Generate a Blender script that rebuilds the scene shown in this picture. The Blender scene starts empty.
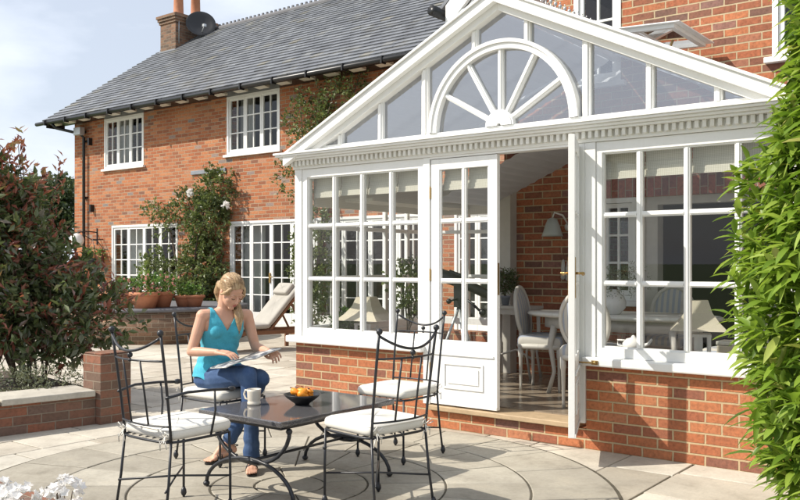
import bpy, bmesh, math, random
import numpy as np
from mathutils import Vector, Matrix, Euler
random.seed(7); rng = np.random.default_rng(7)
R = math.radians
SC = bpy.context.scene
COL = SC.collection

# ------------------------------------------------------------------ camera, sky, sun, exposure
cam_d = bpy.data.cameras.new('camera'); cam = bpy.data.objects.new('camera', cam_d); COL.objects.link(cam)
cam.location = (0, 0, 1.40)
cam.rotation_euler = (R(90), 0, math.atan2(0.6114475, 0.791285))
cam_d.sensor_width = 36; cam_d.lens = 850/800*36
cam_d.shift_y = 13/800
cam_d.clip_start = 0.05; cam_d.clip_end = 3000
SC.camera = cam
SUN_DIR = Vector((0.9, 1.0, -1.27)).normalized()
sun_d = bpy.data.lights.new('sun', 'SUN'); sun = bpy.data.objects.new('sun', sun_d); COL.objects.link(sun)
sun_d.energy = 4.3; sun_d.angle = R(0.6); sun_d.color = (1.0, 0.93, 0.82)
sun.rotation_euler = SUN_DIR.to_track_quat('-Z', 'Y').to_euler(); sun.location = (-20, -20, 30)
W = bpy.data.worlds.new('World'); SC.world = W; W.use_nodes = True
nt = W.node_tree; nt.nodes.clear()
wo = nt.nodes.new('ShaderNodeOutputWorld'); bg = nt.nodes.new('ShaderNodeBackground')
sky = nt.nodes.new('ShaderNodeTexSky'); sky.sky_type = 'NISHITA'; sky.sun_disc = False
el = math.asin(-SUN_DIR.z); sky.sun_elevation = el
sky.sun_rotation = math.atan2(-SUN_DIR.x, -SUN_DIR.y)
sky.air_density = 1.0; sky.dust_density = 2.0; sky.ozone_density = 1.5
tc = nt.nodes.new('ShaderNodeTexCoord'); mp = nt.nodes.new('ShaderNodeMapping'); mp.inputs['Scale'].default_value = (1, 1, 2.6)
ns = nt.nodes.new('ShaderNodeTexNoise'); ns.inputs['Scale'].default_value = 3.2; ns.inputs['Detail'].default_value = 7; ns.inputs['Roughness'].default_value = .52
cr = nt.nodes.new('ShaderNodeValToRGB'); cr.color_ramp.elements[0].position = .44; cr.color_ramp.elements[1].position = .66
cr.color_ramp.elements[0].color = (.50, .50, .50, 1); cr.color_ramp.elements[1].color = (.92, .92, .92, 1)
mx = nt.nodes.new('ShaderNodeMix'); mx.data_type = 'RGBA'; mx.inputs['B'].default_value = (9.3, 9.9, 11.0, 1)
L = nt.links.new
L(tc.outputs['Generated'], mp.inputs['Vector']); L(mp.outputs[0], ns.inputs['Vector']); L(ns.outputs['Fac'], cr.inputs[0])
L(cr.outputs[0], mx.inputs['Factor']); L(sky.outputs[0], mx.inputs['A']); L(mx.outputs['Result'], bg.inputs['Color'])
bg.inputs['Strength'].default_value = 0.088; L(bg.outputs[0], wo.inputs['Surface'])
vs = SC.view_settings; vs.view_transform = 'Standard'; vs.look = 'None'; vs.exposure = 0.42; vs.gamma = 1; vs.use_curve_mapping = False

# ------------------------------------------------------------------ materials
class NT:
    def __init__(s, name):
        s.m = bpy.data.materials.new(name); s.m.use_nodes = True; s.t = s.m.node_tree; s.t.nodes.clear()
        s.out = s.n('OutputMaterial')
    def n(s, typ, **kw):
        nd = s.t.nodes.new('ShaderNode' + typ)
        for k, v in kw.items():
            if k in nd.inputs: nd.inputs[k].default_value = v
            else: setattr(nd, k, v)
        return nd
    def l(s, a, b): s.t.links.new(a, b)
    def math(s, op, a, b=None, c=None):
        nd = s.n('Math', operation=op)
        for i, v in enumerate((a, b, c)):
            if v is None: continue
            if isinstance(v, (int, float)): nd.inputs[i].default_value = v
            else: s.l(v, nd.inputs[i])
        return nd.outputs[0]
    def ramp(s, fac, stops, interp='LINEAR'):
        nd = s.n('ValToRGB'); e = nd.color_ramp.elements; nd.color_ramp.interpolation = interp
        while len(e) < len(stops): e.new(0.5)
        for q, (p, c) in zip(e, stops):
            q.position = p; q.color = (*c, 1) if len(c) == 3 else c
        s.l(fac, nd.inputs[0]); return nd.outputs[0]
    def mix(s, f, a, b, mode='MIX'):
        nd = s.n('Mix', data_type='RGBA', blend_type=mode)
        for k, v in (('Factor', f), ('A', a), ('B', b)):
            if isinstance(v, (int, float)): nd.inputs[k].default_value = v
            elif isinstance(v, tuple): nd.inputs[k].default_value = (*v, 1) if len(v) == 3 else v
            else: s.l(v, nd.inputs[k])
        return nd.outputs['Result']
    def noise(s, scale, detail=4, rough=.55, vec=None, out='Fac'):
        nd = s.n('TexNoise', Scale=scale, Detail=detail, Roughness=rough)
        if vec is None:
            vec = s.n('TexCoord').outputs['Object']
        s.l(vec, nd.inputs['Vector']); return nd.outputs[out]
    def bsdf(s, color, rough=.6, bump=None, bstr=.3, bdist=.01, **kw):
        b = s.n('BsdfPrincipled')
        for k, v in (('Base Color', color), ('Roughness', rough)):
            if isinstance(v, (int, float)): b.inputs[k].default_value = v
            elif isinstance(v, tuple): b.inputs[k].default_value = (*v, 1)
            else: s.l(v, b.inputs[k])
        for k, v in kw.items(): b.inputs[k.replace('_', ' ')].default_value = v
        if bump is not None:
            bp = s.n('Bump', Strength=bstr, Distance=bdist); s.l(bump, bp.inputs['Height']); s.l(bp.outputs[0], b.inputs['Normal'])
        s.l(b.outputs[0], s.out.inputs[0]); return b

def plain(name, col, rough=.55, var=.12, scale=6, bump=0, metallic=0, spec=.5):
    t = NT(name); n = t.noise(scale, 5)
    c = t.mix(n, tuple(x*(1-var) for x in col), tuple(min(1, x*(1+var)) for x in col))
    t.bsdf(c, rough, n if bump else None, bump, .004, Metallic=metallic, Specular_IOR_Level=spec); return t.m

def brick(name, stops, mortar, dirt=.25, mode='wall', cx=0, cy=0, rad=1, msize=.0055):
    t = NT(name); g = t.n('NewGeometry'); p = t.n('SeparateXYZ'); t.l(g.outputs['Position'], p.inputs[0])
    if mode == 'wall':
        n = t.n('SeparateXYZ'); t.l(g.outputs['True Normal'], n.inputs[0])
        fx = t.math('GREATER_THAN', t.math('ABSOLUTE', n.outputs[0]), .6)
        fz = t.math('GREATER_THAN', t.math('ABSOLUTE', n.outputs[2]), .6)
        u = t.math('ADD', t.math('MULTIPLY', p.outputs[0], t.math('SUBTRACT', 1., fx)), t.math('MULTIPLY', t.math('ADD', p.outputs[1], .0525), fx))
        v = t.math('ADD', t.math('MULTIPLY', p.outputs[2], t.math('SUBTRACT', 1., fz)), t.math('MULTIPLY', p.outputs[1], fz))
    elif mode == 'soldier':
        u = p.outputs[2]; v = p.outputs[0]
    else:
        a = t.math('ARCTAN2', t.math('SUBTRACT', p.outputs[0], cx), t.math('SUBTRACT', p.outputs[1], cy))
        u = t.math('MULTIPLY', a, rad); v = p.outputs[2]
    cv = t.n('CombineXYZ'); t.l(u, cv.inputs[0]); t.l(v, cv.inputs[1])
    # slight waviness of the courses
    nz = t.n('TexNoise', Scale=9., Detail=2.); t.l(g.outputs['Position'], nz.inputs['Vector'])
    dv = t.n('VectorMath', operation='MULTIPLY_ADD'); t.l(nz.outputs['Color'], dv.inputs[0]); dv.inputs[1].default_value = (.008, .006, 0); t.l(cv.outputs[0], dv.inputs[2])
    b = t.n('TexBrick', Scale=1., offset=.5, squash=1.)
    b.inputs['Color1'].default_value = (0, 0, 0, 1); b.inputs['Color2'].default_value = (1, 1, 1, 1); b.inputs['Mortar'].default_value = (.5, .5, .5, 1)
    b.inputs['Mortar Size'].default_value = msize; b.inputs['Mortar Smooth'].default_value = .25; b.inputs['Brick Width'].default_value = .225; b.inputs['Row Height'].default_value = .075
    t.l(dv.outputs[0], b.inputs['Vector'])
    c = t.ramp(b.outputs['Color'], stops)
    fine = t.n('TexNoise', Scale=38., Detail=7., Roughness=.62); t.l(g.outputs['Position'], fine.inputs['Vector'])
    big = t.n('TexNoise', Scale=1.3, Detail=6., Roughness=.6); t.l(g.outputs['Position'], big.inputs['Vector'])
    c = t.mix(.75, c, t.ramp(fine.outputs['Fac'], [(.3, (.55, .52, .5)), (.5, (.95, .95, .95)), (.72, (1.3, 1.22, 1.15))]), 'MULTIPLY')
    c = t.mix(t.math('MULTIPLY', t.ramp(big.outputs['Fac'], [(.42, (0, 0, 0)), (.75, (1, 1, 1))]), dirt), c, (.16, .12, .09))
    mc = t.mix(fine.outputs['Fac'], tuple(x*.8 for x in mortar), tuple(x*1.15 for x in mortar))
    c = t.mix(b.outputs['Fac'], c, mc)
    h = t.math('ADD', t.math('MULTIPLY', b.outputs['Fac'], -1.), t.math('MULTIPLY', fine.outputs['Fac'], .35))
    t.bsdf(c, .85, h, 1., .012, Specular_IOR_Level=.25); return t.m

M = {}
M['brick_house'] = brick('house_brick', [(0, (.20, .10, .07)), (.06, (.30, .11, .055)), (.3, (.35, .118, .055)), (.6, (.42, .152, .068)), (.93, (.49, .21, .10)), (.965, (.30, .22, .19)), (1, (.22, .19, .18))], (.42, .31, .21), .22, msize=.0075)
M['brick_cons'] = brick('conservatory_brick', [(0, (.20, .11, .09)), (.10, (.28, .11, .07)), (.25, (.38, .128, .062)), (.65, (.45, .16, .072)), (.92, (.50, .20, .095)), (1, (.30, .15, .11))], (.50, .38, .23), .30, msize=.0075)
M['brick_wing'] = brick('wing_brick', [(0, (.17, .095, .075)), (.2, (.27, .105, .062)), (.55, (.38, .13, .065)), (.9, (.45, .17, .08)), (1, (.24, .13, .11))], (.48, .38, .24), .2, msize=.0075)
M['brick_soldier'] = brick('soldier_brick', [(0, (.17, .09, .08)), (.5, (.32, .10, .07)), (1, (.40, .14, .08))], (.4, .32, .24), .2, mode='soldier')
M['brick_chimney'] = brick('chimney_brick', [(0, (.10, .07, .055)), (.4, (.22, .12, .08)), (1, (.33, .18, .11))], (.3, .26, .2), .7)
M['brick_low'] = brick('garden_brick', [(0, (.11, .08, .065)), (.3, (.24, .10, .062)), (.7, (.34, .12, .065)), (1, (.16, .11, .09))], (.26, .21, .16), .75)
PL = (-13.45, 9.95, 1.62)
M['brick_round'] = brick('planter_brick', [(0, (.14, .10, .07)), (.5, (.24, .15, .10)), (1, (.32, .19, .12))], (.36, .3, .22), .4, 'round', PL[0], PL[1], PL[2])
def white_paint(name, col=(.80, .80, .78), dirt=.1):
    t = NT(name); a = t.noise(2.5, 6, .65); f = t.noise(40, 4, .6)
    c = t.mix(t.math('MULTIPLY', t.ramp(a, [(.5, (0, 0, 0)), (.75, (1, 1, 1))]), dirt), col, (.55, .52, .44))
    mp_ = t.n('Mapping'); mp_.inputs['Scale'].default_value = (9, 9, .9); t.l(t.n('NewGeometry').outputs['Position'], mp_.inputs[0]); st_ = t.noise(1.6, 6, .7, mp_.outputs[0])
    c = t.mix(t.math('MULTIPLY', t.ramp(st_, [(.52, (0, 0, 0)), (.72, (1, 1, 1))]), dirt*1.6), c, (.60, .58, .50))
    t.bsdf(c, .38, t.math('ADD', f, t.math('MULTIPLY', a, 2.)), .14, .004); return t.m
M['white'] = white_paint('white_gloss_paint')
M['white_old'] = white_paint('weathered_white_paint', (.74, .73, .68), .45)
M['cream'] = plain('cream_paint', (.55, .53, .45), .5)
def glass(name, tint=(.93, .95, .95), ior=1.5, k=1.15):
    t = NT(name); g = t.n('NewGeometry'); dp = t.n('VectorMath', operation='DOT_PRODUCT'); t.l(g.outputs['Incoming'], dp.inputs[0]); t.l(g.outputs['Normal'], dp.inputs[1])
    f = t.math('MULTIPLY_ADD', t.math('POWER', t.math('SUBTRACT', 1., t.math('ABSOLUTE', dp.outputs['Value'])), 5.), .96, .04); tr = t.n('BsdfTransparent'); tr.inputs[0].default_value = (*tint, 1)
    gl = t.n('BsdfGlossy', Roughness=.0); gl.inputs[0].default_value = (.95, .97, 1, 1)
    mxs = t.n('MixShader'); t.l(t.math('MINIMUM', t.math('MULTIPLY', f, k), .95), mxs.inputs[0]); t.l(tr.outputs[0], mxs.inputs[1]); t.l(gl.outputs[0], mxs.inputs[2])
    t.l(mxs.outputs[0], t.out.inputs[0]); return t.m
M['glass'] = glass('window_glass'); M['glass_house'] = glass('house_glass', (.8, .84, .84)); M['glass_gable'] = glass('solar_control_glass', (.62, .66, .72), 1.5, 7.5)
def slate_mat():
    t = NT('roof_slate'); g = t.n('NewGeometry'); r = g.outputs['Random Per Island']
    c = t.ramp(r, [(0, (.115, .12, .132)), (.35, (.15, .158, .175)), (.75, (.178, .186, .203)), (.96, (.21, .22, .235)), (1, (.22, .205, .16))])
    n = t.noise(14, 6, .7); n2 = t.noise(1.1, 5, .6)
    c = t.mix(.7, c, t.ramp(n, [(.25, (.6, .6, .6)), (.75, (1.25, 1.25, 1.25))]), 'MULTIPLY')
    c = t.mix(t.math('MULTIPLY', t.ramp(n2, [(.55, (0, 0, 0)), (.72, (1, 1, 1))]), .35), c, (.26, .23, .14))
    t.bsdf(c, .42, n, .4, .01); return t.m
M['slate'] = slate_mat()
def slab_mat(name, a, b, c_):
    t = NT(name); g = t.n('NewGeometry'); r = g.outputs['Random Per Island']
    c = t.ramp(r, [(0, a), (.5, b), (1, c_)])
    n = t.noise(3.5, 8, .68); n2 = t.noise(45, 5, .7); n3 = t.noise(.7, 4)
    c = t.mix(.85, c, t.ramp(n, [(.26, (.55, .54, .52)), (.42, (.86, .85, .83)), (.55, (1.0, 1.0, .99)), (.75, (1.16, 1.13, 1.07))]), 'MULTIPLY')
    c = t.mix(.5, c, t.ramp(n2, [(.3, (.75, .75, .75)), (.6, (1.08, 1.08, 1.08))]), 'MULTIPLY')
    c = t.mix(t.math('MULTIPLY', t.ramp(n3, [(.5, (0, 0, 0)), (.66, (1, 1, 1))]), .4), c, (.28, .26, .22))
    h = t.math('ADD', n, t.math('MULTIPLY', n2, .25))
    t.bsdf(c, .8, h, .35, .012, Specular_IOR_Level=.3); return t.m
M['slab'] = slab_mat('sandstone_slabs', (.40, .36, .295), (.52, .475, .40), (.61, .575, .50))
M['slab_ring'] = slab_mat('circle_slabs', (.315, .29, .24), (.38, .35, .29), (.43, .40, .335))
M['joint'] = plain('joint_mortar', (.075, .065, .045), .95, .7, 7, .4)
M['coping'] = slab_mat('coping_stone', (.42, .39, .33), (.46, .43, .37), (.5, .47, .41))
M['soil'] = plain('soil', (.07, .05, .035), .95, .4, 20, .8)
M['iron'] = plain('wrought_iron', (.018, .020, .025), .38, .3, 40, .2)
M['black'] = plain('black_plastic', (.012, .012, .013), .35, .3, 8)
M['brass'] = plain('aged_brass', (.45, .30, .12), .35, .3, 30, 0, .9)
M['wood'] = plain('threshold_timber', (.42, .31, .19), .6, .3, 15, .3)
M['teak'] = plain('lounger_teak', (.17, .075, .035), .55, .3, 12, .3)
M['terracotta'] = plain('terracotta', (.46, .19, .10), .8, .3, 9, .3)
M['lead'] = plain('lead_flashing', (.22, .24, .27), .6, .25, 6, .2)
M['steel'] = plain('galvanised_metal', (.5, .52, .53), .4, .15, 10, 0, .6)
M['ridge'] = plain('ridge_tile', (.13, .13, .14), .8, .3, 9, .4)
M['mug'] = plain('glazed_stoneware', (.62, .57, .48), .25, .08, 8)
M['white_china'] = plain('white_china', (.74, .73, .70), .2, .05, 5)
M['orange'] = plain('orange_fruit', (.85, .28, .015), .45, .25, 30, .3)
M['dried'] = plain('dried_stalk', (.18, .10, .06), .8, .3, 30, .3)
M['skin'] = None
def fabric(name, col, var=.08, weave=260, bump=.25, rough=.9):
    t = NT(name); n = t.noise(weave, 2); n2 = t.noise(5, 5)
    c = t.mix(t.ramp(t.math('ADD', t.math('MULTIPLY', n, .5), t.math('MULTIPLY', n2, .5)), [(.3, (0, 0, 0)), (.7, (1, 1, 1))]), tuple(x*(1-var) for x in col), tuple(min(1, x*(1+var)) for x in col))
    t.bsdf(c, rough, t.math('ADD', t.math('MULTIPLY', n, .3), n2), bump, .006, Sheen_Weight=.15, Specular_IOR_Level=.2); return t.m
M['cushion'] = fabric('cream_canvas', (.70, .68, .62), .10)
M['lounger_cloth'] = fabric('lounger_canvas', (.38, .36, .32), .1)
M['cyan'] = fabric('turquoise_cotton', (.07, .40, .53), .22, 160, .5)
def jeans():
    t = NT('blue_denim'); n = t.noise(220, 3, .7); n2 = t.noise(7, 5, .6)
    c = t.mix(n, (.022, .05, .12), (.07, .12, .24)); c = t.mix(t.math('MULTIPLY', t.ramp(n2, [(.45, (0, 0, 0)), (.7, (1, 1, 1))]), .5), c, (.11, .18, .31))
    t.bsdf(c, .85, n2, .5, .02, Specular_IOR_Level=.2); return t.m
M['jeans'] = jeans()
def skin():
    t = NT('skin'); n = t.noise(18, 4); c = t.mix(n, (.56, .315, .215), (.66, .39, .275))
    t.bsdf(c, .48, t.noise(120, 2), .05, .002, Subsurface_Weight=.12, Subsurface_Scale=.01, Specular_IOR_Level=.35); return t.m
M['skin'] = skin()
def hairm():
    t = NT('blonde_hair'); tcn = t.n('TexCoord'); mpn = t.n('Mapping'); mpn.inputs['Scale'].default_value = (25, 140, 25); t.l(tcn.outputs['Object'], mpn.inputs[0])
    n = t.noise(1, 4, .6, mpn.outputs[0]); c = t.ramp(n, [(.25, (.16, .09, .045)), (.5, (.38, .25, .13)), (.75, (.60, .45, .27))])
    t.bsdf(c, .42, n, .6, .006); return t.m
M['hair'] = hairm()
M['lips'] = plain('lips', (.45, .14, .12), .4, .05); M['eye_dark'] = plain('eyelash', (.06, .035, .025), .5, .05)
M['sandal'] = plain('black_leather', (.015, .014, .014), .5, .2)
M['nail'] = plain('nail', (.7, .42, .36), .25, .05)
def stripe(name, a, b, axis=0, freq=30):
    t = NT(name); s = t.n('SeparateXYZ'); t.l(t.n('TexCoord').outputs['Object'], s.inputs[0])
    f = t.math('GREATER_THAN', t.math('SINE', t.math('MULTIPLY', s.outputs[axis], freq*6.283)), -.1)
    c = t.mix(f, a, b); t.bsdf(c, .9, t.noise(200, 2), .2, .003); return t.m
M['stripe'] = stripe('striped_fabric', (.33, .36, .42), (.50, .48, .43), 0, 18)
M['grey_wood'] = plain('pale_grey_painted_wood', (.52, .50, .45), .5, .12, 10)
M['page'] = plain('magazine_page', (.62, .61, .58), .3, .2, 14)
def magazine():
    t = NT('printed_page'); tcn = t.n('TexCoord')
    v = t.n('TexVoronoi', Scale=16., distance='CHEBYCHEV'); t.l(tcn.outputs['Object'], v.inputs['Vector'])
    c = t.ramp(v.outputs['Distance'], [(0, (.05, .05, .06)), (.42, (.16, .17, .19)), (.5, (.55, .54, .52)), (1, (.62, .61, .58))], 'LINEAR')
    t.bsdf(c, .3); return t.m
M['print'] = magazine()
def lampglass():
    t = NT('frosted_lamp_glass'); b = t.bsdf((.42, .45, .42), .3); return t.m
M['lampglass'] = lampglass()
def granite():
    t = NT('dark_granite'); n = t.noise(260, 4, .8); v = t.n('TexVoronoi', Scale=420.); t.l(t.n('TexCoord').outputs['Object'], v.inputs['Vector'])
    c = t.ramp(n, [(.38, (.02, .02, .022)), (.52, (.075, .075, .08)), (.62, (.24, .23, .23))])
    c = t.mix(t.math('LESS_THAN', v.outputs['Distance'], .16), c, (.34, .32, .31))
    t.bsdf(c, .07, n, .015, .001, Specular_IOR_Level=.75); return t.m
M['granite'] = granite()
def tiles():
    t = NT('stone_floor_tile'); g = t.n('NewGeometry'); b = t.n('TexBrick', Scale=1., offset=0.)
    b.inputs['Color1'].default_value = (.24, .19, .14, 1); b.inputs['Color2'].default_value = (.33, .27, .20, 1); b.inputs['Mortar'].default_value = (.16, .13, .10, 1)
    b.inputs['Brick Width'].default_value = .4; b.inputs['Row Height'].default_value = .4; b.inputs['Mortar Size'].default_value = .004
    t.l(g.outputs['Position'], b.inputs['Vector']); t.bsdf(t.mix(.4, b.outputs['Color'], t.ramp(t.noise(5, 6), [(.3, (.6, .6, .6)), (.7, (1.2, 1.2, 1.2))]), 'MULTIPLY'), .22); return t.m
M['tile'] = tiles()
def blind():
    t = NT('woven_roman_blind'); s = t.n('SeparateXYZ'); t.l(t.n('NewGeometry').outputs['Position'], s.inputs[0])
    w = t.math('SINE', t.math('MULTIPLY', s.outputs[2], 520.)); w2 = t.math('SINE', t.math('MULTIPLY', s.outputs[0], 400.))
    c = t.mix(t.math('MULTIPLY_ADD', t.math('ADD', w, w2), .25, .5), (.56, .53, .43), (.76, .73, .64))
    b = t.bsdf(c, .9); tr = t.n('BsdfTranslucent'); t.l(c, tr.inputs[0]); ms = t.n('MixShader'); ms.inputs[0].default_value = .25
    t.l(b.outputs[0], ms.inputs[1]); t.l(tr.outputs[0], ms.inputs[2]); t.l(ms.outputs[0], t.out.inputs[0]); return t.m
M['blind'] = blind()
def roofblind():
    t = NT('roof_blind_fabric'); c = t.mix(t.noise(4, 4), (.50, .51, .53), (.60, .61, .63))
    b = t.bsdf(c, .9); tr = t.n('BsdfTranslucent'); t.l(c, tr.inputs[0]); ms = t.n('MixShader'); ms.inputs[0].default_value = .06
    t.l(b.outputs[0], ms.inputs[1]); t.l(tr.outputs[0], ms.inputs[2]); t.l(ms.outputs[0], t.out.inputs[0]); return t.m
M['roofblind'] = roofblind()
M['curtain'] = fabric('pale_curtain', (.55, .54, .50), .1, 60)
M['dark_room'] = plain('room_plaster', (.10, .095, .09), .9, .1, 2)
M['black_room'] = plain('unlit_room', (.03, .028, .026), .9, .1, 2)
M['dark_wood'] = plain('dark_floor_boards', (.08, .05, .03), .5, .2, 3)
def leafm(name, stops, trans=.35, rough=.4, spec=.5, tt=(1.4, 1.5, .6)):
    t = NT(name); g = t.n('NewGeometry'); c = t.ramp(g.outputs['Random Per Island'], stops)
    b = t.bsdf(c, rough, Specular_IOR_Level=spec); tr = t.n('BsdfTranslucent'); t.l(t.mix(.5, c, tt, 'MULTIPLY'), tr.inputs[0]); ms = t.n('MixShader'); ms.inputs[0].default_value = trans
    t.l(b.outputs[0], ms.inputs[1]); t.l(tr.outputs[0], ms.inputs[2]); t.l(ms.outputs[0], t.out.inputs[0]); return t.m
M['leaf_bright'] = leafm('bright_green_leaf', [(0, (.07, .13, .02)), (.3, (.16, .26, .03)), (.7, (.25, .36, .05)), (.95, (.36, .46, .10)), (1, (.42, .40, .12))], .42)
M['leaf_red'] = leafm('bronze_red_leaf', [(0, (.16, .045, .035)), (.4, (.28, .09, .06)), (.75, (.36, .15, .10)), (1, (.20, .20, .09))], .25, .28)
M['leaf_dark'] = leafm('dark_green_leaf', [(0, (.06, .09, .035)), (.45, (.12, .155, .06)), (.75, (.17, .20, .10)), (.9, (.19, .20, .16)), (1, (.24, .11, .08))], .22, .25)
M['leaf_climb'] = leafm('climber_leaf', [(0, (.06, .09, .035)), (.5, (.13, .165, .06)), (1, (.22, .26, .10))], .3)
M['leaf_pot'] = leafm('pot_plant_leaf', [(0, (.06, .12, .03)), (.6, (.12, .22, .05)), (1, (.20, .32, .08))], .35)
M['leaf_far'] = leafm('distant_tree_leaf', [(0, (.04, .06, .03)), (.6, (.08, .11, .045)), (1, (.14, .17, .07))], .2, .6)
M['leaf_grey'] = leafm('grey_green_leaf', [(0, (.12, .14, .09)), (1, (.24, .25, .16))], .2)
M['petal'] = leafm('white_petal', [(0, (.86, .85, .83)), (1, (.92, .91, .90))], .45, .6, .2, (1, 1, 1))
M['petal_pink'] = leafm('pink_petal', [(0, (.70, .30, .26)), (1, (.78, .45, .40))], .3, .6, .2, (1, 1, 1))
M['green_stem'] = plain('green_stem', (.10, .14, .04), .6, .2, 20)
M['bark'] = plain('bark', (.09, .065, .045), .9, .3, 20, .6)

# ------------------------------------------------------------------ mesh helpers
def setp(o, label=None, cat=None, group=None, kind=None):
    for k, v in (('label', label), ('category', cat), ('group', group), ('kind', kind)):
        if v: o[k] = v
    return o
class MB:
    def __init__(s): s.v = []; s.f = []; s.sm = []
    def add(s, vs_, fs, smooth=False, mat=None):
        b = len(s.v); s.v += [tuple(mat @ Vector(v)) if mat else tuple(v) for v in vs_]
        s.f += [tuple(i+b for i in f) for f in fs]; s.sm += [smooth]*len(fs); return s
    def box(s, x0, x1, y0, y1, z0, z1, mat=None):
        return s.add([(x0,y0,z0),(x1,y0,z0),(x1,y1,z0),(x0,y1,z0),(x0,y0,z1),(x1,y0,z1),(x1,y1,z1),(x0,y1,z1)],
            [(0,3,2,1),(4,5,6,7),(0,1,5,4),(1,2,6,5),(2,3,7,6),(3,0,4,7)], False, mat)
    def poly(s, pts, y0, y1):           # XZ polygon (counter-clockwise seen from -Y), extruded in Y
        n = len(pts)
        return s.add([(x, y0, z) for x, z in pts]+[(x, y1, z) for x, z in pts],
            [tuple(range(n)), tuple(range(2*n-1, n-1, -1))]+[((i+1)%n, i, i+n, (i+1)%n+n) for i in range(n)])
    def tube(s, pts, r, n=8, cap=True, mat=None):
        pts = [Vector(p) for p in pts]; rr = r if isinstance(r, (list, tuple)) else [r]*len(pts)
        vs_ = []; fs = []; up = None
        for i, p in enumerate(pts):
            t = (pts[min(i+1, len(pts)-1)]-pts[max(i-1, 0)]).normalized()
            if up is None: up = Vector((0,0,1)) if abs(t.z) < .9 else Vector((1,0,0))
            a = t.cross(up).normalized(); b = a.cross(t).normalized(); up = b
            for k in range(n):
                th = 2*math.pi*k/n; vs_.append(p+(a*math.cos(th)+b*math.sin(th))*rr[i])
        for i in range(len(pts)-1):
            for k in range(n): fs.append((i*n+k, (i+1)*n+k, (i+1)*n+(k+1)%n, i*n+(k+1)%n))
        if cap: fs.append(tuple(range(n))); fs.append(tuple(range(len(pts)*n-1, len(pts)*n-n-1, -1)))
        return s.add(vs_, fs, True, mat)
    def lathe(s, prof, c=(0,0,0), n=24, mat=None):
        vs_ = []; fs = []
        for r, z in prof:
            for k in range(n):
                th = 2*math.pi*k/n; vs_.append((c[0]+r*math.cos(th), c[1]+r*math.sin(th), c[2]+z))
        for i in range(len(prof)-1):
            for k in range(n): fs.append((i*n+k, i*n+(k+1)%n, (i+1)*n+(k+1)%n, (i+1)*n+k))
        if prof[0][0] > 1e-4: fs.append(tuple(range(n-1, -1, -1)))
        if prof[-1][0] > 1e-4: fs.append(tuple(range((len(prof)-1)*n, len(prof)*n)))
        return s.add(vs_, fs, True, mat)
    def ball(s, c, r, n=10, sq=(1,1,1), mat=None):
        m = n//2; vs_ = []; fs = []
        for i in range(m+1):
            ph = math.pi*i/m
            for k in range(n):
                th = 2*math.pi*k/n; vs_.append((c[0]+r*sq[0]*math.sin(ph)*math.cos(th), c[1]+r*sq[1]*math.sin(ph)*math.sin(th), c[2]+r*sq[2]*math.cos(ph)))
        for i in range(m):
            for k in range(n): fs.append((i*n+k, (i+1)*n+k, (i+1)*n+(k+1)%n, i*n+(k+1)%n))
        return s.add(vs_, fs, True, mat)
    def build(s, name, mat, parent=None, loc=(0,0,0), rotz=0, rot=None, bevel=0, world=True):
        me = bpy.data.meshes.new(name); me.from_pydata(s.v, [], s.f)
        me.polygons.foreach_set('use_smooth', s.sm); me.materials.append(M[mat] if isinstance(mat, str) else mat)
        me.validate(); me.update()
        o = bpy.data.objects.new(name, me); COL.objects.link(o); o.rotation_euler = rot if rot else (0,0,rotz)
        l = Vector(loc)
        if parent is not None:
            o.parent = parent
            if world:
                w = Vector((0,0,0)); q = parent
                while q is not None: w += q.location; q = q.parent
                l = l-w
        o.location = l
        if bevel:
            m = o.modifiers.new('bevel', 'BEVEL'); m.width = bevel; m.segments = 2; m.limit_method = 'ANGLE'; m.angle_limit = R(40)
            m.harden_normals = False
        return o
def thing(name, label, cat, loc=(0,0,0), rotz=0, group=None):
    o = bpy.data.objects.new(name, None); COL.objects.link(o); o.empty_display_size = .2
    o.location = loc; o.rotation_euler = (0,0,rotz); return setp(o, label, cat, group)
def copy_tree(o, parent=None):
    c = o.copy(); COL.objects.link(c)
    if parent is not None: c.parent = parent
    for ch in list(o.children): copy_tree(ch, c)
    return c

def wall_y(mb, x0, x1, z0, z1, y0, y1, holes, top=None):
    """wall parallel to X between y0 (front) and y1 with rectangular holes (x0,x1,z0,z1)"""
    xs = sorted({x0, x1, *[h[0] for h in holes], *[h[1] for h in holes]}); zs = sorted({z0, z1, *[h[2] for h in holes], *[h[3] for h in holes]})
    def solid(i, j):
        if i < 0 or j < 0 or i >= len(xs)-1 or j >= len(zs)-1: return False
        cx, cz = (xs[i]+xs[i+1])/2, (zs[j]+zs[j+1])/2
        return not any(h[0] < cx < h[1] and h[2] < cz < h[3] for h in holes)
    for i in range(len(xs)-1):
        for j in range(len(zs)-1):
            if not solid(i, j): continue
            a, b, c, d = xs[i], xs[i+1], zs[j], zs[j+1]
            mb.add([(a,y0,c),(b,y0,c),(b,y0,d),(a,y0,d)], [(0,1,2,3)]); mb.add([(a,y1,c),(b,y1,c),(b,y1,d),(a,y1,d)], [(3,2,1,0)])
            if not solid(i-1, j): mb.add([(a,y0,c),(a,y1,c),(a,y1,d),(a,y0,d)], [(3,2,1,0)])
            if not solid(i+1, j): mb.add([(b,y0,c),(b,y1,c),(b,y1,d),(b,y0,d)], [(0,1,2,3)])
            if not solid(i, j-1): mb.add([(a,y0,c),(b,y0,c),(b,y1,c),(a,y1,c)], [(3,2,1,0)])
            if not solid(i, j+1): mb.add([(a,y0,d),(b,y0,d),(b,y1,d),(a,y1,d)], [(0,1,2,3)])

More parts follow.
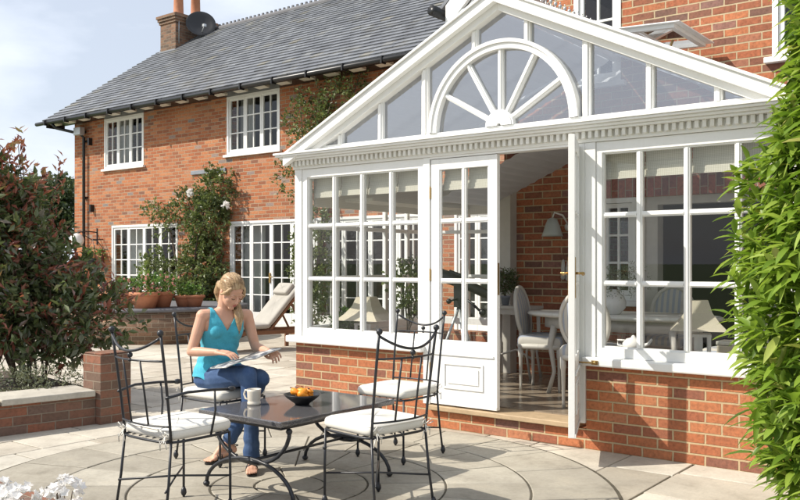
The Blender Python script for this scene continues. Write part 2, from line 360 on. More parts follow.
# ------------------------------------------------------------------ ground and patio
g = MB(); g.add([(-900,-900,-.03),(900,-900,-.03),(900,900,-.03),(-900,900,-.03)], [(0,1,2,3)])
M['grass'] = plain('lawn', (.09, .13, .035), .9, .4, 3, .5)
setp(g.build('ground', 'grass'), kind='structure')
g = MB(); g.add([(-24,-7,-.012),(8,-7,-.012),(8,12.0,-.012),(-24,12.0,-.012)], [(0,1,2,3)])
setp(g.build('patio_bed', 'joint'), kind='structure')
CC = (-3.81, 3.80)
g = MB(); x = -23.; jn = .007
def slab(mb, pts, z, lo=.012):
    """flat slab with softened edge; pts counter-clockwise"""
    n = len(pts); cx = sum(p[0] for p in pts)/n; cy = sum(p[1] for p in pts)/n
    inn = []
    for p in pts:
        d = math.hypot(p[0]-cx, p[1]-cy); k = (d-.006)/d; inn.append((cx+(p[0]-cx)*k, cy+(p[1]-cy)*k))
    dz = random.uniform(-.0015, .0015)
    mb.add([(p[0], p[1], z-lo) for p in pts]+[(p[0], p[1], z-.003+dz) for p in pts]+[(p[0], p[1], z+dz) for p in inn],
        [((i), (i+1)%n, (i+1)%n+n, i+n) for i in range(n)]+[(i+n, (i+1)%n+n, (i+1)%n+2*n, i+2*n) for i in range(n)]+[tuple(range(2*n, 3*n))])
while x < 7:
    w = random.choice((.45, .6, .6, .75)); y = -6.5+random.uniform(0, .5)
    while y < 11.9:
        l = random.choice((.45, .6, .75, .9)); y2 = min(y+l, 11.98)
        j = [random.uniform(-.006, .005) for _ in range(8)]
        slab(g, [(x+jn+j[0], y+jn+j[1]), (x+w-jn+j[2], y+jn+j[3]), (x+w-jn+j[4], y2-jn+j[5]), (x+jn+j[6], y2-jn+j[7])], 0)
        y = y2
    x += w
setp(g.build('patio', 'slab'), kind='structure')
g = MB(); n = 96; g.add([(CC[0]+2.035*math.cos(2*math.pi*i/n), CC[1]+2.035*math.sin(2*math.pi*i/n), .0035) for i in range(n)], [tuple(range(n))])
setp(g.build('patio_circle_bed', 'joint'), kind='structure')
g = MB()
for r0, r1, k in ((0, .22, 1), (.22, .49, 8), (.49, .98, 16), (.98, 1.5, 20), (1.5, 2.02, 24)):
    off = random.random()
    for i in range(k):
        if r0 == 0:
            slab(g, [(CC[0]+.214*math.cos(2*math.pi*q/20), CC[1]+.214*math.sin(2*math.pi*q/20)) for q in range(20)], .009, .005); continue
        a0 = (i+off)/k*2*math.pi+.011/(r0+r1); a1 = (i+1+off)/k*2*math.pi-.011/(r0+r1); m = 6
        pts = [(CC[0]+(r1-.007)*math.cos(a0+(a1-a0)*q/m), CC[1]+(r1-.007)*math.sin(a0+(a1-a0)*q/m)) for q in range(m+1)]
        b0 = a0+.006/r1*0; pts += [(CC[0]+(r0+.006)*math.cos(a1-(a1-a0)*q/m), CC[1]+(r0+.006)*math.sin(a1-(a1-a0)*q/m)) for q in range(m+1)]
        slab(g, pts, .009, .005)
setp(g.build('patio_circle', 'slab_ring'), kind='structure')

# ------------------------------------------------------------------ the brick house
HY, HX0, HX1 = 12.0, -19.69, -4.0
house = thing('brick_house', 'long two storey red brick house with grey slate roof and white windows', 'house', (-12, 12, 0))
W1 = (-18.38, -16.80, 3.68, 4.90); W2 = (-13.90, -12.31, 3.68, 4.91)
F1 = (-18.07, -15.55, .12, 2.30); F2 = (-13.80, -11.35, .12, 2.27); F3 = (-11.33, -8.62, .12, 2.27); F4 = (-8.1, -7.2, .12, 2.27)
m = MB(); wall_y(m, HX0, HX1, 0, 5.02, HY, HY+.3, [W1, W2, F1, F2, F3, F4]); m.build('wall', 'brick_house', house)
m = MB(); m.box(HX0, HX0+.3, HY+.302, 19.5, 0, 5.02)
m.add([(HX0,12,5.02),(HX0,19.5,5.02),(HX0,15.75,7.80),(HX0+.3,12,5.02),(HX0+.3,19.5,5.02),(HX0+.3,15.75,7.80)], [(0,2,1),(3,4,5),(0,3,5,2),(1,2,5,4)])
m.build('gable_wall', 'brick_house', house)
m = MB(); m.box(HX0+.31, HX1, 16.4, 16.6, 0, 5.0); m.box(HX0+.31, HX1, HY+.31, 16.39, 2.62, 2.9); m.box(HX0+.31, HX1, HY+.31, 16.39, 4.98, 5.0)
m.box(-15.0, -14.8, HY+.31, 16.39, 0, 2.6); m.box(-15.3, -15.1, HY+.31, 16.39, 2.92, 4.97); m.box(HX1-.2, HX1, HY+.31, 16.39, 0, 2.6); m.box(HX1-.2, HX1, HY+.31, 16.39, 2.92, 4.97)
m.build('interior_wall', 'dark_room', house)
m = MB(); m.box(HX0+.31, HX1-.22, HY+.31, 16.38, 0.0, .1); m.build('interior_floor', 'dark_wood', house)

def casement_window(parent, name, rect, y, leaves, cols, rows, sill=True, bottom=.05, mat='white', gmat='glass_house', curtain=None):
    x0, x1, z0, z1 = rect; fw = .05; m = MB(); yf = y-.012
    m.box(x0, x0+fw, yf, y+.08, z0, z1); m.box(x1-fw, x1, yf, y+.08, z0, z1); m.box(x0+fw, x1-fw, yf, y+.08, z1-fw, z1); m.box(x0+fw, x1-fw, yf, y+.08, z0, z0+fw)
    lw = (x1-x0-2*fw)/leaves; panes = MB()
    for i in range(leaves):
        a = x0+fw+i*lw+.004; b = a+lw-.008; s = .045; c, d = z0+fw+.004, z1-fw-.004; y0, y1 = y+.012, y+.055
        m.box(a, a+s, y0, y1, c, d); m.box(b-s, b, y0, y1, c, d); m.box(a+s, b-s, y0, y1, d-s, d); m.box(a+s, b-s, y0, y1, c, c+bottom)
        ga, gb, gc, gd = a+s, b-s, c+bottom, d-s; t = .011
        for k in range(1, cols):
            xx = ga+(gb-ga)*k/cols; m.box(xx-t, xx+t, y0+.004, y1, gc, gd)
        for k in range(1, rows):
            zz = gc+(gd-gc)*k/rows; m.box(ga, gb, y0+.007, y1-.003, zz-t, zz+t)
        panes.add([(ga,y+.036,gc),(gb,y+.036,gc),(gb,y+.036,gd),(ga,y+.036,gd)], [(0,1,2,3)])
    w = m.build(name, mat, parent); w2 = panes.build('pane', gmat, w)
    if sill:
        q = MB(); q.box(x0-.06, x1+.06, y-.07, y+.0, z0-.055, z0-.002); q.build('sill', mat, w, bevel=.006)
    for (ca, cb) in (curtain or []):
        q = MB(); nn = 40; vs_ = []; fs = []
        for k in range(nn+1):
            xx = ca+(cb-ca)*k/nn; yy = y+.42+.035*math.sin(k*1.9)+.012*math.sin(k*.7)
            vs_ += [(xx, yy, z0-.02), (xx, yy, z1+.02)]
        for k in range(nn): fs.append((2*k, 2*k+2, 2*k+3, 2*k+1))
        q.add(vs_, fs, True); q.build('curtain', 'curtain', w)
    return w
casement_window(house, 'window', W1, HY, 3, 2, 3, curtain=[(-18.4, -17.9), (-17.15, -16.75)])
casement_window(house, 'window', W2, HY, 3, 2, 3, curtain=[(-13.95, -13.55), (-12.65, -12.3)])
f1 = casement_window(house, 'french_window', F1, HY, 4, 2, 5, False, .22, curtain=[(-18.1, -17.3), (-16.1, -15.5)])
f2 = casement_window(house, 'french_window', F2, HY, 4, 2, 5, False, .22, curtain=[(-13.85, -13.2), (-11.7, -11.3)])
casement_window(house, 'french_window', F3, HY, 4, 2, 5, False, .22)
casement_window(house, 'french_window', F4, HY, 2, 1, 5, False, .22)
m = MB(); m.box(-12.62, -12.585, HY-.012, HY+.012, 1.0, 1.2); m.tube([(-12.6, HY-.04, 1.12), (-12.48, HY-.04, 1.12)], .01, 6); m.build('handle', 'brass', f2)

# slate roof : real courses of slates
PT = .694; RY, RZ = 15.75, 7.92
def slates(name, X0, X1, y0, z0, y1, z1, sgn=1, vert=None):
    mb = MB(); Ls = math.hypot(y1-y0, z1-z0); nrow = int(Ls/.19); uy, uz = (y1-y0)/Ls, (z1-z0)/Ls; ny, nz = -uz*sgn, uy*sgn
    for r in range(nrow+1):
        a = r*Ls/(nrow+1); b = a+Ls/(nrow+1)+.05; xx = X0-(.13 if r % 2 else 0)
        while xx < X1:
            w = .255; t = .012+random.uniform(0, .006); q0, q1 = max(xx, X0)+.002, min(xx+w, X1)-.002
            if q1-q0 < .02: xx += w; continue
            j = random.uniform(-.006, .006); lo = a+j
            def P(s, h): return (y0+uy*s+ny*h, z0+uz*s+nz*h)
            A = P(lo, .016+t); B = P(b, .004); Cc = P(lo, .002)
            mb.add([(q0,A[0],A[1]),(q1,A[0],A[1]),(q1,B[0],B[1]),(q0,B[0],B[1]),(q0,Cc[0],Cc[1]),(q1,Cc[0],Cc[1])], [(0,1,2,3),(4,5,1,0),(0,3,4),(1,5,2)] if sgn > 0 else [(3,2,1,0),(0,1,5,4),(4,3,0),(2,5,1)])
            xx += w
    return mb
rf = slates('roof', HX0-.5, HX1, 11.42, 4.955, RY, 4.955+PT*(RY-11.42)).build('roof', 'slate', house)
m = MB(); m.add([(HX0-.47,11.48,4.94),(HX1,11.48,4.94),(HX1,RY,7.93),(HX0-.47,RY,7.93),(HX1,20.0,4.94),(HX0-.47,20.0,4.94)], [(0,1,2,3),(3,2,4,5)]); m.build('roof_underlay', 'ridge', house)
m = MB(); xx = HX0-.5
m.tube([(xx, RY, 7.955), (HX1, RY, 7.955)], .085, 8)
while xx < HX1: m.box(xx, xx+.06, RY-.02, RY+.02, 8.02, 8.085); xx += .16
m.build('ridge_tiles', 'ridge', house)
m = MB(); m.box(HX0-.45, HX1, 11.46, 11.48, 4.86, 4.93); m.box(HX0-.45, HX1, 11.482, 11.99, 4.905, 4.925)
m.box(HX0-.47, HX0-.45, 11.5, 12.0, 4.80, 4.92)
m.build('fascia', 'black', house)
xx = HX0-.3
while xx < HX1:
    m = MB(); m.add([(xx,11.49,4.87),(xx,11.66,4.85),(xx,11.66,4.903),(xx,11.49,4.903),(xx+.30,11.49,4.87),(xx+.30,11.66,4.85),(xx+.30,11.66,4.903),(xx+.30,11.49,4.903)], [(0,1,2,3),(7,6,5,4),(0,4,5,1),(3,7,4,0),(1,5,6,2)]); m.build('rafter_end', 'cream', house); xx += .62
gut = MB(); gut.tube([(HX0-.75, 11.40, 4.90), (HX1, 11.40, 4.90)], .048, 10)
xx = HX0-.3
while xx < HX1: gut.box(xx, xx+.03, 11.335, 11.46, 4.83, 4.96); xx += .9
gut.build('gutter', 'black', house)
m = MB(); m.tube([(-19.75, 11.42, 4.86), (-19.72, 11.5, 4.76), (-19.25, 11.86, 4.62), (-19.15, 11.92, 4.52), (-19.15, 11.92, .1)], .038, 8)
for z in (4.4, 3.0, 1.6, .5): m.box(-19.22, -19.08, 11.95, 11.998, z, z+.05)
m.build('downpipe', 'black', house)
for x_, z_ in ((-18.93, 4.40), (-18.86, 2.75)):
    m = MB(); m.box(x_-.03, x_+.03, 11.9, 11.998, z_-.09, z_+.09); m.build('vent_cowl', 'black', house)
# chimney
ch = MB(); cx0, cx1, cy0, cy1 = -19.95, -19.28, 14.8, 16.35
ch.box(cx0, cx1, cy0, cy1, 6.6, 8.08)
for i in range(3): e = .03*(i+1); ch.box(cx0-e, cx1+e, cy0-e, cy1+e, 8.08+i*.075, 8.155+i*.075)
ch.box(cx0+.02, cx1-.02, cy0+.02, cy1-.02, 8.306, 8.36)
chim = ch.build('chimney', 'brick_chimney', house)
for y_ in (15.15, 15.75):
    m = MB(); m.lathe([(.16, 8.36), (.155, 8.42), (.14, 8.45), (.125, 9.0), (.15, 9.03), (.15, 9.1), (.11, 9.1), (.10, 8.9)], (-19.6, y_, 0), 20); m.build('chimney_pot', 'terracotta', chim)
m = MB(); m.box(cx0-.02, cx1+.02, cy0-.04, cy0-.002, 7.12, 7.32); m.build('flashing', 'lead', chim)
m = MB(); m.tube([(-19.26, 14.9, 8.3), (-19.26, 14.9, 7.5)], .012, 6); m.build('cable', 'steel', chim)

# wing : nearer gabled part
WX0, WX1, WY = -4.87, 4.2, 8.2
W3 = (-4.02, -3.50, 3.25, 4.55); W4 = (-2.05, -.75, 3.27, 4.5); D1 = (-3.74, -3.33, 1.02, 2.06); D2 = (-3.30, -1.75, .2, 2.06)
m = MB(); wall_y(m, WX0, WX1, 0, 4.75, WY, WY+.28, [W3, W4, D1, D2])
m.add([(WX0,WY,4.75),(WX1,WY,4.75),((WX0+WX1)/2,WY,8.9),(WX0,WY+.28,4.75),(WX1,WY+.28,4.75),((WX0+WX1)/2,WY+.28,8.9)], [(0,1,2),(5,4,3)])
m.build('wing_wall', 'brick_wing', house)
m = MB(); m.box(WX0, WX0+.28, WY+.282, HY-.002, 0, 4.3); m.build('wing_side_wall', 'brick_wing', house)
m = MB(); m.box(-3.8, -1.7, WY-.006, WY+.05, 2.064, 2.275); m.build('lintel', 'brick_soldier', house)
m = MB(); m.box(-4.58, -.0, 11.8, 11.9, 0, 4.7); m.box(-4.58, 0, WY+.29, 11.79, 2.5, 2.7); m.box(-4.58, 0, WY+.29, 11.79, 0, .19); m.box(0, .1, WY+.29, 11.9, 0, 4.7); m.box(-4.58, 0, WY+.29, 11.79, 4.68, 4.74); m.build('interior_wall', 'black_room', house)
casement_window(house, 'window', W3, WY, 1, 2, 2)
casement_window(house, 'window', W4, WY, 2, 1, 1)
casement_window(house, 'window', D1, WY, 1, 2, 3, mat='white')
m = MB(); m.box(D2[0], D2[0]+.16, WY+.05, WY+.2, .2, 2.06); m.box(D2[0]+.16, D2[1], WY+.05, WY+.2, 1.98, 2.06); m.build('door_frame', 'grey_wood', house)
def rake(mb, xa, za, xb, zb, y0, y1, th):
    mb.poly([(xa, za-th), (xb, zb-th), (xb, zb), (xa, za)] if xa < xb else [(xb, zb-th), (xa, za-th), (xa, za), (xb, zb)], y0, y1)
XM = (WX0+WX1)/2
m = MB(); rake(m, -5.40, 4.27, XM, 4.27+(XM+5.40)*.95, 7.82, 7.87, .26); rake(m, -5.2, 4.18, XM, 4.18+(XM+5.2)*.95, 7.872, 8.19, .03)
m.poly([(-5.40, 4.06), (-5.16, 4.06), (-5.16, 4.20), (-5.40, 4.20)], 7.83, 8.4)
rake(m, WX1+.53, 4.27, XM, 4.27+(XM+5.40)*.95, 7.82, 7.87, .26); m.build('bargeboard', 'white', house)
m = MB()
for sg in (-1, 1):
    xe = -5.5 if sg < 0 else WX1+.63; z_e = 4.22; z_r = z_e+(XM+5.5)*.95
    m.add([(xe, 7.84, z_e), (XM, 7.84, z_r), (XM, 13.5, z_r), (xe, 11.4 if sg<0 else 13.5, z_e), (xe, 7.84, z_e+.05), (XM, 7.84, z_r+.05), (XM, 13.5, z_r+.05), (xe, 11.4 if sg<0 else 13.5, z_e+.05)], [(0,1,2,3),(7,6,5,4),(0,4,5,1),(0,3,7,4)])
m.build('wing_roof', 'slate', house)
m = MB(); m.tube([(-5.52, 7.72, 4.22), (-5.52, 11.4, 4.22)], .06, 10); m.build('gutter', 'black', house)

# ------------------------------------------------------------------ conservatory
AX = -3.534; CX0, CX1, CY, CB = -5.85, -1.218, 5.90, 8.2
cons = thing('conservatory', 'white glazed conservatory with fan light gable, dentil cornice and brick base', 'conservatory', (AX, CY, 0))
DX0, DX1 = -4.31, -2.72      # outer edges of door frame
m = MB()
for a, b in ((CX0, DX0+.02), (DX1-.083, CX1)): m.box(a, b, CY+.02, CY+.24, 0, .63)
m.box(DX0+.022, DX1-.085, CY+.021, CY+.24, 0, .15)
m.box(CX0, CX0+.22, CY+.242, CB-.002, 0, .63); m.box(CX1-.22, CX1, CY+.242, CB-.002, 0, .63); m.box(CX0+.222, WX0-.002, CB-.22, CB-.003, 0, .63)
m.build('base_wall', 'brick_cons', cons)
m = MB(); m.box(CX0+.222, CX1-.222, CY+.242, CB-.222, 0, .2); m.box(WX0, CX1-.222, CB-.22, CB-.004, 0, .2); m.build('floor', 'tile', cons)
m = MB(); m.box(DX0+.06, DX1-.15, CY-.03, CY+.24, .152, .192); m.build('threshold', 'wood', cons, bevel=.006)
for q in ((CX0-.07, DX0+.02, CY-.06, CY+.1), (DX1-.084, CX1+.07, CY-.06, CY+.1), (CX0-.07, CX0+.1, CY+.102, CB-.004), (CX1-.1, CX1+.07, CY+.102, CB-.004)):
    m = MB(); m.box(*q, .635, .70); m.build('sill', 'white', cons, bevel=.012)

def glazed_panel(parent, x0, x1, z0, z1, cols, rows_z, post=.0, loc=(0,0,0), rotz=0, name='window', head=.08, foot=.07, stile=.06, xs=None):
    """frame in local XZ plane, front at y=0"""
    m = MB(); d = .07
    m.box(x0, x0+stile, 0, d, z0, z1); m.box(x1-stile, x1, 0, d, z0, z1); m.box(x0+stile, x1-stile, 0, d, z1-head, z1); m.box(x0+stile, x1-stile, 0, d, z0, z0+foot)
    ga, gb, gc, gd = x0+stile, x1-stile, z0+foot, z1-head
    # glazing bead
    e = .012
    m.box(ga, ga+e, .016, .05, gc, gd); m.box(gb-e, gb, .016, .05, gc, gd); m.box(ga+e, gb-e, .016, .05, gd-e, gd); m.box(ga+e, gb-e, .016, .05, gc, gc+e)
    xs = xs or [ga+(gb-ga)*k/cols for k in range(1, cols)]
    for xx in xs:
        m.box(xx-.022, xx+.022, .014, .055, gc+e, gd-e); m.box(xx-.010, xx+.010, .004, .0139, gc+e, gd-e)
    for zz in rows_z:
        e2 = [ga+e]+[q for xx in xs for q in (xx-.022, xx+.022)]+[gb-e]
        for k in range(0, len(e2), 2):
            m.box(e2[k], e2[k+1], .016, .053, zz-.020, zz+.020); m.box(e2[k], e2[k+1], .006, .0159, zz-.009, zz+.009)
    o = m.build(name, 'white', parent, loc, rotz)
    p = MB(); p.add([(ga,.034,gc),(gb,.034,gc),(gb,.034,gd),(ga,.034,gd)], [(0,1,2,3)]); p.build('pane', 'glass', o, world=False)
    return o, (ga, gb, gc, gd)
RZS = (1.25, 1.755)
for a, b in ((CX0, CX0+.09), (DX0-.0, DX0+.07), (DX1-.145, DX1-.085), (DX1-.084, DX1-.0), (CX1-.09, CX1)): m = MB(); m.box(a, b, CY, CY+.10, .70 if a in (CX0, CX1-.09, DX1-.084) else .195, 2.302); m.build('post', 'white', cons, bevel=.004)
m = MB(); m.box(DX0+.07, DX1-.145, CY+.0, CY+.1, 2.285, 2.302); m.build('door_head', 'white', cons)
m = MB(); m.box(CX0, CX0+.09, CB-.10, CB-.003, .70, 2.302); m.build('post', 'white', cons)
m = MB(); m.box(WX0+.004, WX0+.16, CB-.14, CB-.003, .2, 2.302); m.build('post', 'grey_wood', cons)
wl, _ = glazed_panel(cons, CX0+.092, DX0-.002, .702, 2.30, 4, RZS, loc=(0, CY+.012, 0), stile=.06, xs=[-5.36, -5.019, -4.68])
wr, _ = glazed_panel(cons, DX1+.002, CX1-.092, .702, 2.30, 4, RZS, loc=(0, CY+.012, 0), stile=.045, xs=[-2.39, -2.046, -1.70])
# side walls
glazed_panel(cons, -(CB-.105), -(CY+.105), .702, 2.30, 5, RZS, loc=(CX0+.012, 0, 0), rotz=R(-90), name='window')
glazed_panel(cons, CY+.105, CB-.105, .702, 2.30, 5, RZS, loc=(CX1-.012, 0, 0), rotz=R(90), name='window')
glazed_panel(cons, CX0+.1, WX0+.002, .702, 2.30, 2, RZS, loc=(0, CB-.10, 0), name='window')
# door leaves (local: hinge at x=0, leaf along -x, outer face at y=-.02)
def door_leaf(side, loc, rotz):
    w = .655; m = MB(); z0, z1 = .205, 2.28; y0, y1 = -.022, .022; s = .085
    X = lambda a: a*side
    def bx(a, b, *r):
        a, b = X(a), X(b); m.box(min(a, b), max(a, b), *r)
    bx(0, s, y0, y1, z0, z1); bx(w-s, w, y0, y1, z0, z1); bx(s, w-s, y0, y1, 2.19, z1); bx(s, w-s, y0, y1, z0, .75)
    bx(s, s+.012, -.012, .012, .75, 2.19); bx(w-s-.012, w-s, -.012, .012, .75, 2.19)
    mid = w/2; bx(mid-.022, mid+.022, -.014, .016, .75, 2.19); bx(mid-.01, mid+.01, -.021, -.0141, .75, 2.19)
    for zz in RZS:
        for a, b in ((s+.012, mid-.022), (mid+.022, w-s-.012)):
            bx(a, b, -.012, .014, zz-.020, zz+.020); bx(a, b, -.019, -.0121, zz-.009, zz+.009)
    bx(.03, w-.03, -.034, -.0221, .625, .645); bx(.0, w, -.03, -.0221, .206, .232)
    a, b, c, d = .13, w-.13, .345, .565
    for q in ((a, b, c, c+.018), (a, b, d-.018, d)): bx(q[0], q[1], -.032, -.0221, q[2], q[3])
    for q in ((a, a+.018), (b-.018, b)): bx(q[0], q[1], -.032, -.0221, c+.018, d-.018)
    bx(a+.045, b-.045, -.030, -.0221, c+.045, d-.045)
    o = m.build('door', 'white', cons, loc, rotz, bevel=.002)
    p = MB(); q0, q1 = sorted((X(s), X(w-s))); p.add([(q0,0,.75),(q1,0,.75),(q1,0,2.19),(q0,0,2.19)], [(0,1,2,3)]); p.build('pane', 'glass', o, world=False)
    h = MB(); xh = X(w-.045)
    if side > 0: h.box(X(w)-.001 if side > 0 else X(w)-.002, X(w)+.002, -.012, .012, 1.14, 1.40)
    for sg in ((-1, 1) if side < 0 else ()):
        yy = sg*.026; h.box(xh-.02, xh+.02, min(yy, sg*.0225), max(yy, sg*.0225), 1.16, 1.44)
        h.tube([(xh, sg*.025, 1.33), (xh, sg*.07, 1.33)], .009, 8); h.tube([(xh, sg*.07, 1.33), (xh-side*.06, sg*.073, 1.33), (xh-side*.115, sg*.07, 1.325)], [.010, .008, .011], 8)
        h.ball((xh-side*.12, sg*.07, 1.325), .014)
    h.build('handle', 'brass', o, world=False)
    k = MB()
    for z in (.5, 1.3, 2.0): k.box(-.012 if side > 0 else -.0, .0 if side > 0 else .012, -.03, -.0, z-.05, z+.05)
    k.build('hinge', 'brass', o, world=False)
    return o
door_leaf(1, (DX0+.08, CY+.03, 0), 0)
dr = door_leaf(-1, (DX1-.152, CY-.0, 0), R(113))
setp(dr, label='right hand door leaf swung wide open')
# cornice
def ring_box(mb, p, z0, z1):
    mb.box(CX0-p, CX1+p, CY-p, CY+.12, z0, z1); mb.box(CX0-p, CX0+.12, CY+.12, CB-.004, z0, z1); mb.box(CX1-.12, CX1+p, CY+.12, CB-.004, z0, z1)
m = MB(); ring_box(m, .012, 2.303, 2.378); ring_box(m, .075, 2.379, 2.398); ring_box(m, .105, 2.3985, 2.418); ring_box(m, .135, 2.4185, 2.436); ring_box(m, .15, 2.4365, 2.456); m.build('cornice', 'white', cons, bevel=.003)
m = MB(); xx = CX0-.0
while xx < CX1+.0: m.box(xx, xx+.027, CY-.055, CY-.0125, 2.328, 2.3785); xx += .0525
m.build('dentil_band', 'white_old', cons)
# gable
AP = 3.575; SL = .485
zt = lambda dx, o=0: AP-o-SL*abs(dx)
m = MB()
HW = 2.36
for sg in (-1, 1):
    def pl(mb, d0, d1, oa, ob, y0, y1):
        pts = [(AX+sg*d0, zt(d0, ob)), (AX+sg*d1, zt(d1, ob)), (AX+sg*d1, zt(d1, oa)), (AX+sg*d0, zt(d0, oa))]
        if sg < 0: pts = pts[::-1]
        mb.poly(pts, y0, y1)
    pl(m, 0, HW, 0, .10, CY-.12, CY-.06); pl(m, 0, HW-.2, .095, .155, CY-.058, CY+.03); pl(m, 0, HW, -.012, .012, CY-.14, CY-.122)
rakeo = m.build('bargeboard', 'white', cons, bevel=.003)
m = MB()
def vbar(dx, w, zb): m.poly([(AX+dx-w, zb), (AX+dx+w, zb), (AX+dx+w, zt(dx+w, .15)), (AX+dx-w, zt(dx-w, .15))], CY-.015, CY+.045); m.poly([(AX+dx-w*.45, zb), (AX+dx+w*.45, zb), (AX+dx+w*.45, zt(dx, .16)), (AX+dx-w*.45, zt(dx, .16))], CY-.028, CY-.0151)
for dx in (-1.715, -1.236, -.748, .748, 1.236, 1.715): vbar(dx, .032 if abs(dx) < 1 else .027, 2.50)
for dx in (-.245, .245): vbar(dx, .026, 2.47+math.sqrt(.69**2-dx*dx)-.02)
m.box(AX-2.15, AX+2.15, CY-.02, CY+.05, 2.457, 2.50)
m.build('gable_frame', 'white', cons)
m = MB(); n = 40; AZ = 2.465
def ringseg(mb, r0, r1, y0, y1):
    vs_ = []; fs = []
    for i in range(n+1):
        t = math.pi*i/n
        for r, y in ((r0, y0), (r1, y0), (r1, y1), (r0, y1)): vs_.append((AX+r*math.cos(t), y, AZ+.035+r*math.sin(t)))
    for i in range(n):
        for k in range(4): a, b = i*4+k, i*4+(k+1) % 4; fs.append((a, b, b+4, a+4))
    mb.add(vs_, fs, False)
ringseg(m, .615, .66, CY-.035, CY+.05); ringseg(m, .661, .69, CY-.05, CY+.05); ringseg(m, .02, .115, CY-.04, CY+.05); ringseg(m, .116, .13, CY-.03, CY+.05)
for a in (30, 60, 90, 120, 150):
    t = R(a); c, s = math.cos(t), math.sin(t); o = (AX, AZ+.035)
    for hw, ya, yb in ((.021, CY-.012, CY+.04), (.009, CY-.024, CY-.0121)):
        m.poly([(o[0]+c*.12+s*hw, o[1]+s*.12-c*hw), (o[0]+c*.63+s*hw, o[1]+s*.63-c*hw), (o[0]+c*.63-s*hw, o[1]+s*.63+c*hw), (o[0]+c*.12-s*hw, o[1]+s*.12+c*hw)], ya, yb)
m.build('fan_light', 'white', cons)
m = MB(); m.add([(AX-2.1, CY+.02, 2.50), (AX+2.1, CY+.02, 2.50), (AX, CY+.02, 3.50)], [(0,1,2)]); m.build('pane', 'glass_gable', cons)
# roof
m = MB(); g2 = MB(); rb = MB()
VY0, VY1 = 7.22, 8.05
for sg in (-1, 1):
    for y in (5.98, 6.55, 7.13, 7.70, 8.12):
        d0, d1 = .03, 2.38
        a = [(AX+sg*d0, zt(d0, .07)), (AX+sg*d1, zt(d1, .07)), (AX+sg*d1, zt(d1, -.01)), (AX+sg*d0, zt(d0, -.01))]
        m.poly(a if sg > 0 else a[::-1], y-.025, y+.025)
    for d0, d1, ya, yb in (((0, .15, CY-.05, CB-.01), (.15, .9, CY-.05, VY0), (.15, .9, VY1, CB-.01), (.9, 2.42, CY-.05, CB-.01)) if sg > 0 else ((0, 2.42, CY-.05, CB-.01),)):
        g2.add([(AX+sg*d0, ya, zt(d0, .0)), (AX+sg*d1, ya, zt(d1, .0)), (AX+sg*d1, yb, zt(d1, .0)), (AX+sg*d0, yb, zt(d0, .0))], [(0,1,2,3)])
    for d0, d1, ya, yb in (((.05, 2.2, 5.98, 7.16), (1.0, 2.2, 7.16, 8.1)) if sg > 0 else ((.05, 2.2, 5.98, 8.1),)):
        k_ = int((d1-d0)/.1)
        for k in range(k_):
            a0 = d0+(d1-d0)*k/k_; a1 = d0+(d1-d0)*(k+1)/k_; am = (a0+a1)/2
            rb.add([(AX+sg*a0, ya, zt(a0, .10)), (AX+sg*am, ya, zt(am, .112)), (AX+sg*a1, ya, zt(a1, .10)), (AX+sg*a0, yb, zt(a0, .10)), (AX+sg*am, yb, zt(am, .112)), (AX+sg*a1, yb, zt(a1, .10))], [(0,1,4,3),(1,2,5,4)])
m.box(AX-.035, AX+.035, CY+.05, CB-.01, AP-.13, AP+.03)
m.build('roof_bars', 'white', cons); g2.build('roof_glass', 'glass', cons); rb.build('roof_blind', 'roofblind', cons)
m = MB(); m.box(AX-.06, AX+.06, CY-.1, CB-.01, AP+.031, AP+.055); yy = CY-.05
while yy < CB-.05:
    m.tube([(AX, yy, AP+.05), (AX, yy, AP+.12)], [.012, .006], 6); m.ball((AX, yy, AP+.135), .018, 8); m.ball((AX, yy, AP+.165), .009, 6)
    m.tube([(AX, yy, AP+.07), (AX, yy+.045, AP+.11), (AX, yy+.09, AP+.07)], .006, 5); yy += .09
m.build('ridge_cresting', 'steel', cons)
m = MB(); vz = 3.49; x0, x1 = AX+.13, -2.60; tilt = -.06
vm = Matrix.Translation((x0, 0, vz)) @ Matrix.Rotation(R(3), 4, 'Y')
Lx = x1-x0
for a in ((0, Lx, VY0, VY0+.05), (0, Lx, VY1-.05, VY1), (0, .05, VY0+.05, VY1-.05), (Lx-.05, Lx, VY0+.05, VY1-.05)): m.box(a[0], a[1], a[2], a[3], -.022, .012, vm)
m.box(-.04, .04, VY0-.05, VY1+.05, .013, .022, vm); m.box(Lx-.04, Lx+.06, VY0-.05, VY1+.05, .013, .022, vm); m.box(.04, Lx-.04, VY0-.05, VY0+.04, .013, .022, vm); m.box(.04, Lx-.04, VY1-.04, VY1+.05, .013, .022, vm); m.box(Lx/2-.012, Lx/2+.012, VY0+.05, VY1-.05, -.015, .01, vm)
ven = m.build('roof_vent', 'white', cons)
m = MB(); m.add([(.04, VY0+.04, .0125), (Lx-.04, VY0+.04, .0125), (Lx-.04, VY1-.04, .0125), (.04, VY1-.04, .0125)], [(0,1,2,3)], False, vm); m.build('pane', 'glass_gable', ven)
m = MB(); m.tube([(-2.75, 7.6, 3.42), (-2.85, 7.6, 3.18)], .012, 6); m.build('stay', 'brass', ven)
m = MB()
for a in ((x0, x0+.04, VY0, VY1), (-2.66, -2.62, VY0, VY1)):
    d = abs(a[0]-AX); m.box(a[0], a[1], a[2], a[3], zt(d, .02), zt(d, -.05))
m.build('vent_kerb', 'white', cons)
m = MB(); k_ = 14
for k in range(k_):
    xa = -5.0+1.45*k/k_; xb = -5.0+1.45*(k+1)/k_; za = 2.17+.43*(xa+4.67); zb_ = 2.17+.43*(xb+4.67); xm, zm = (xa+xb)/2, (za+zb_)/2-.012
    m.add([(xa,7.05,za),(xm,7.05,zm),(xb,7.05,zb_),(xa,8.09,za),(xm,8.09,zm),(xb,8.09,zb_)], [(0,1,4,3),(1,2,5,4)])
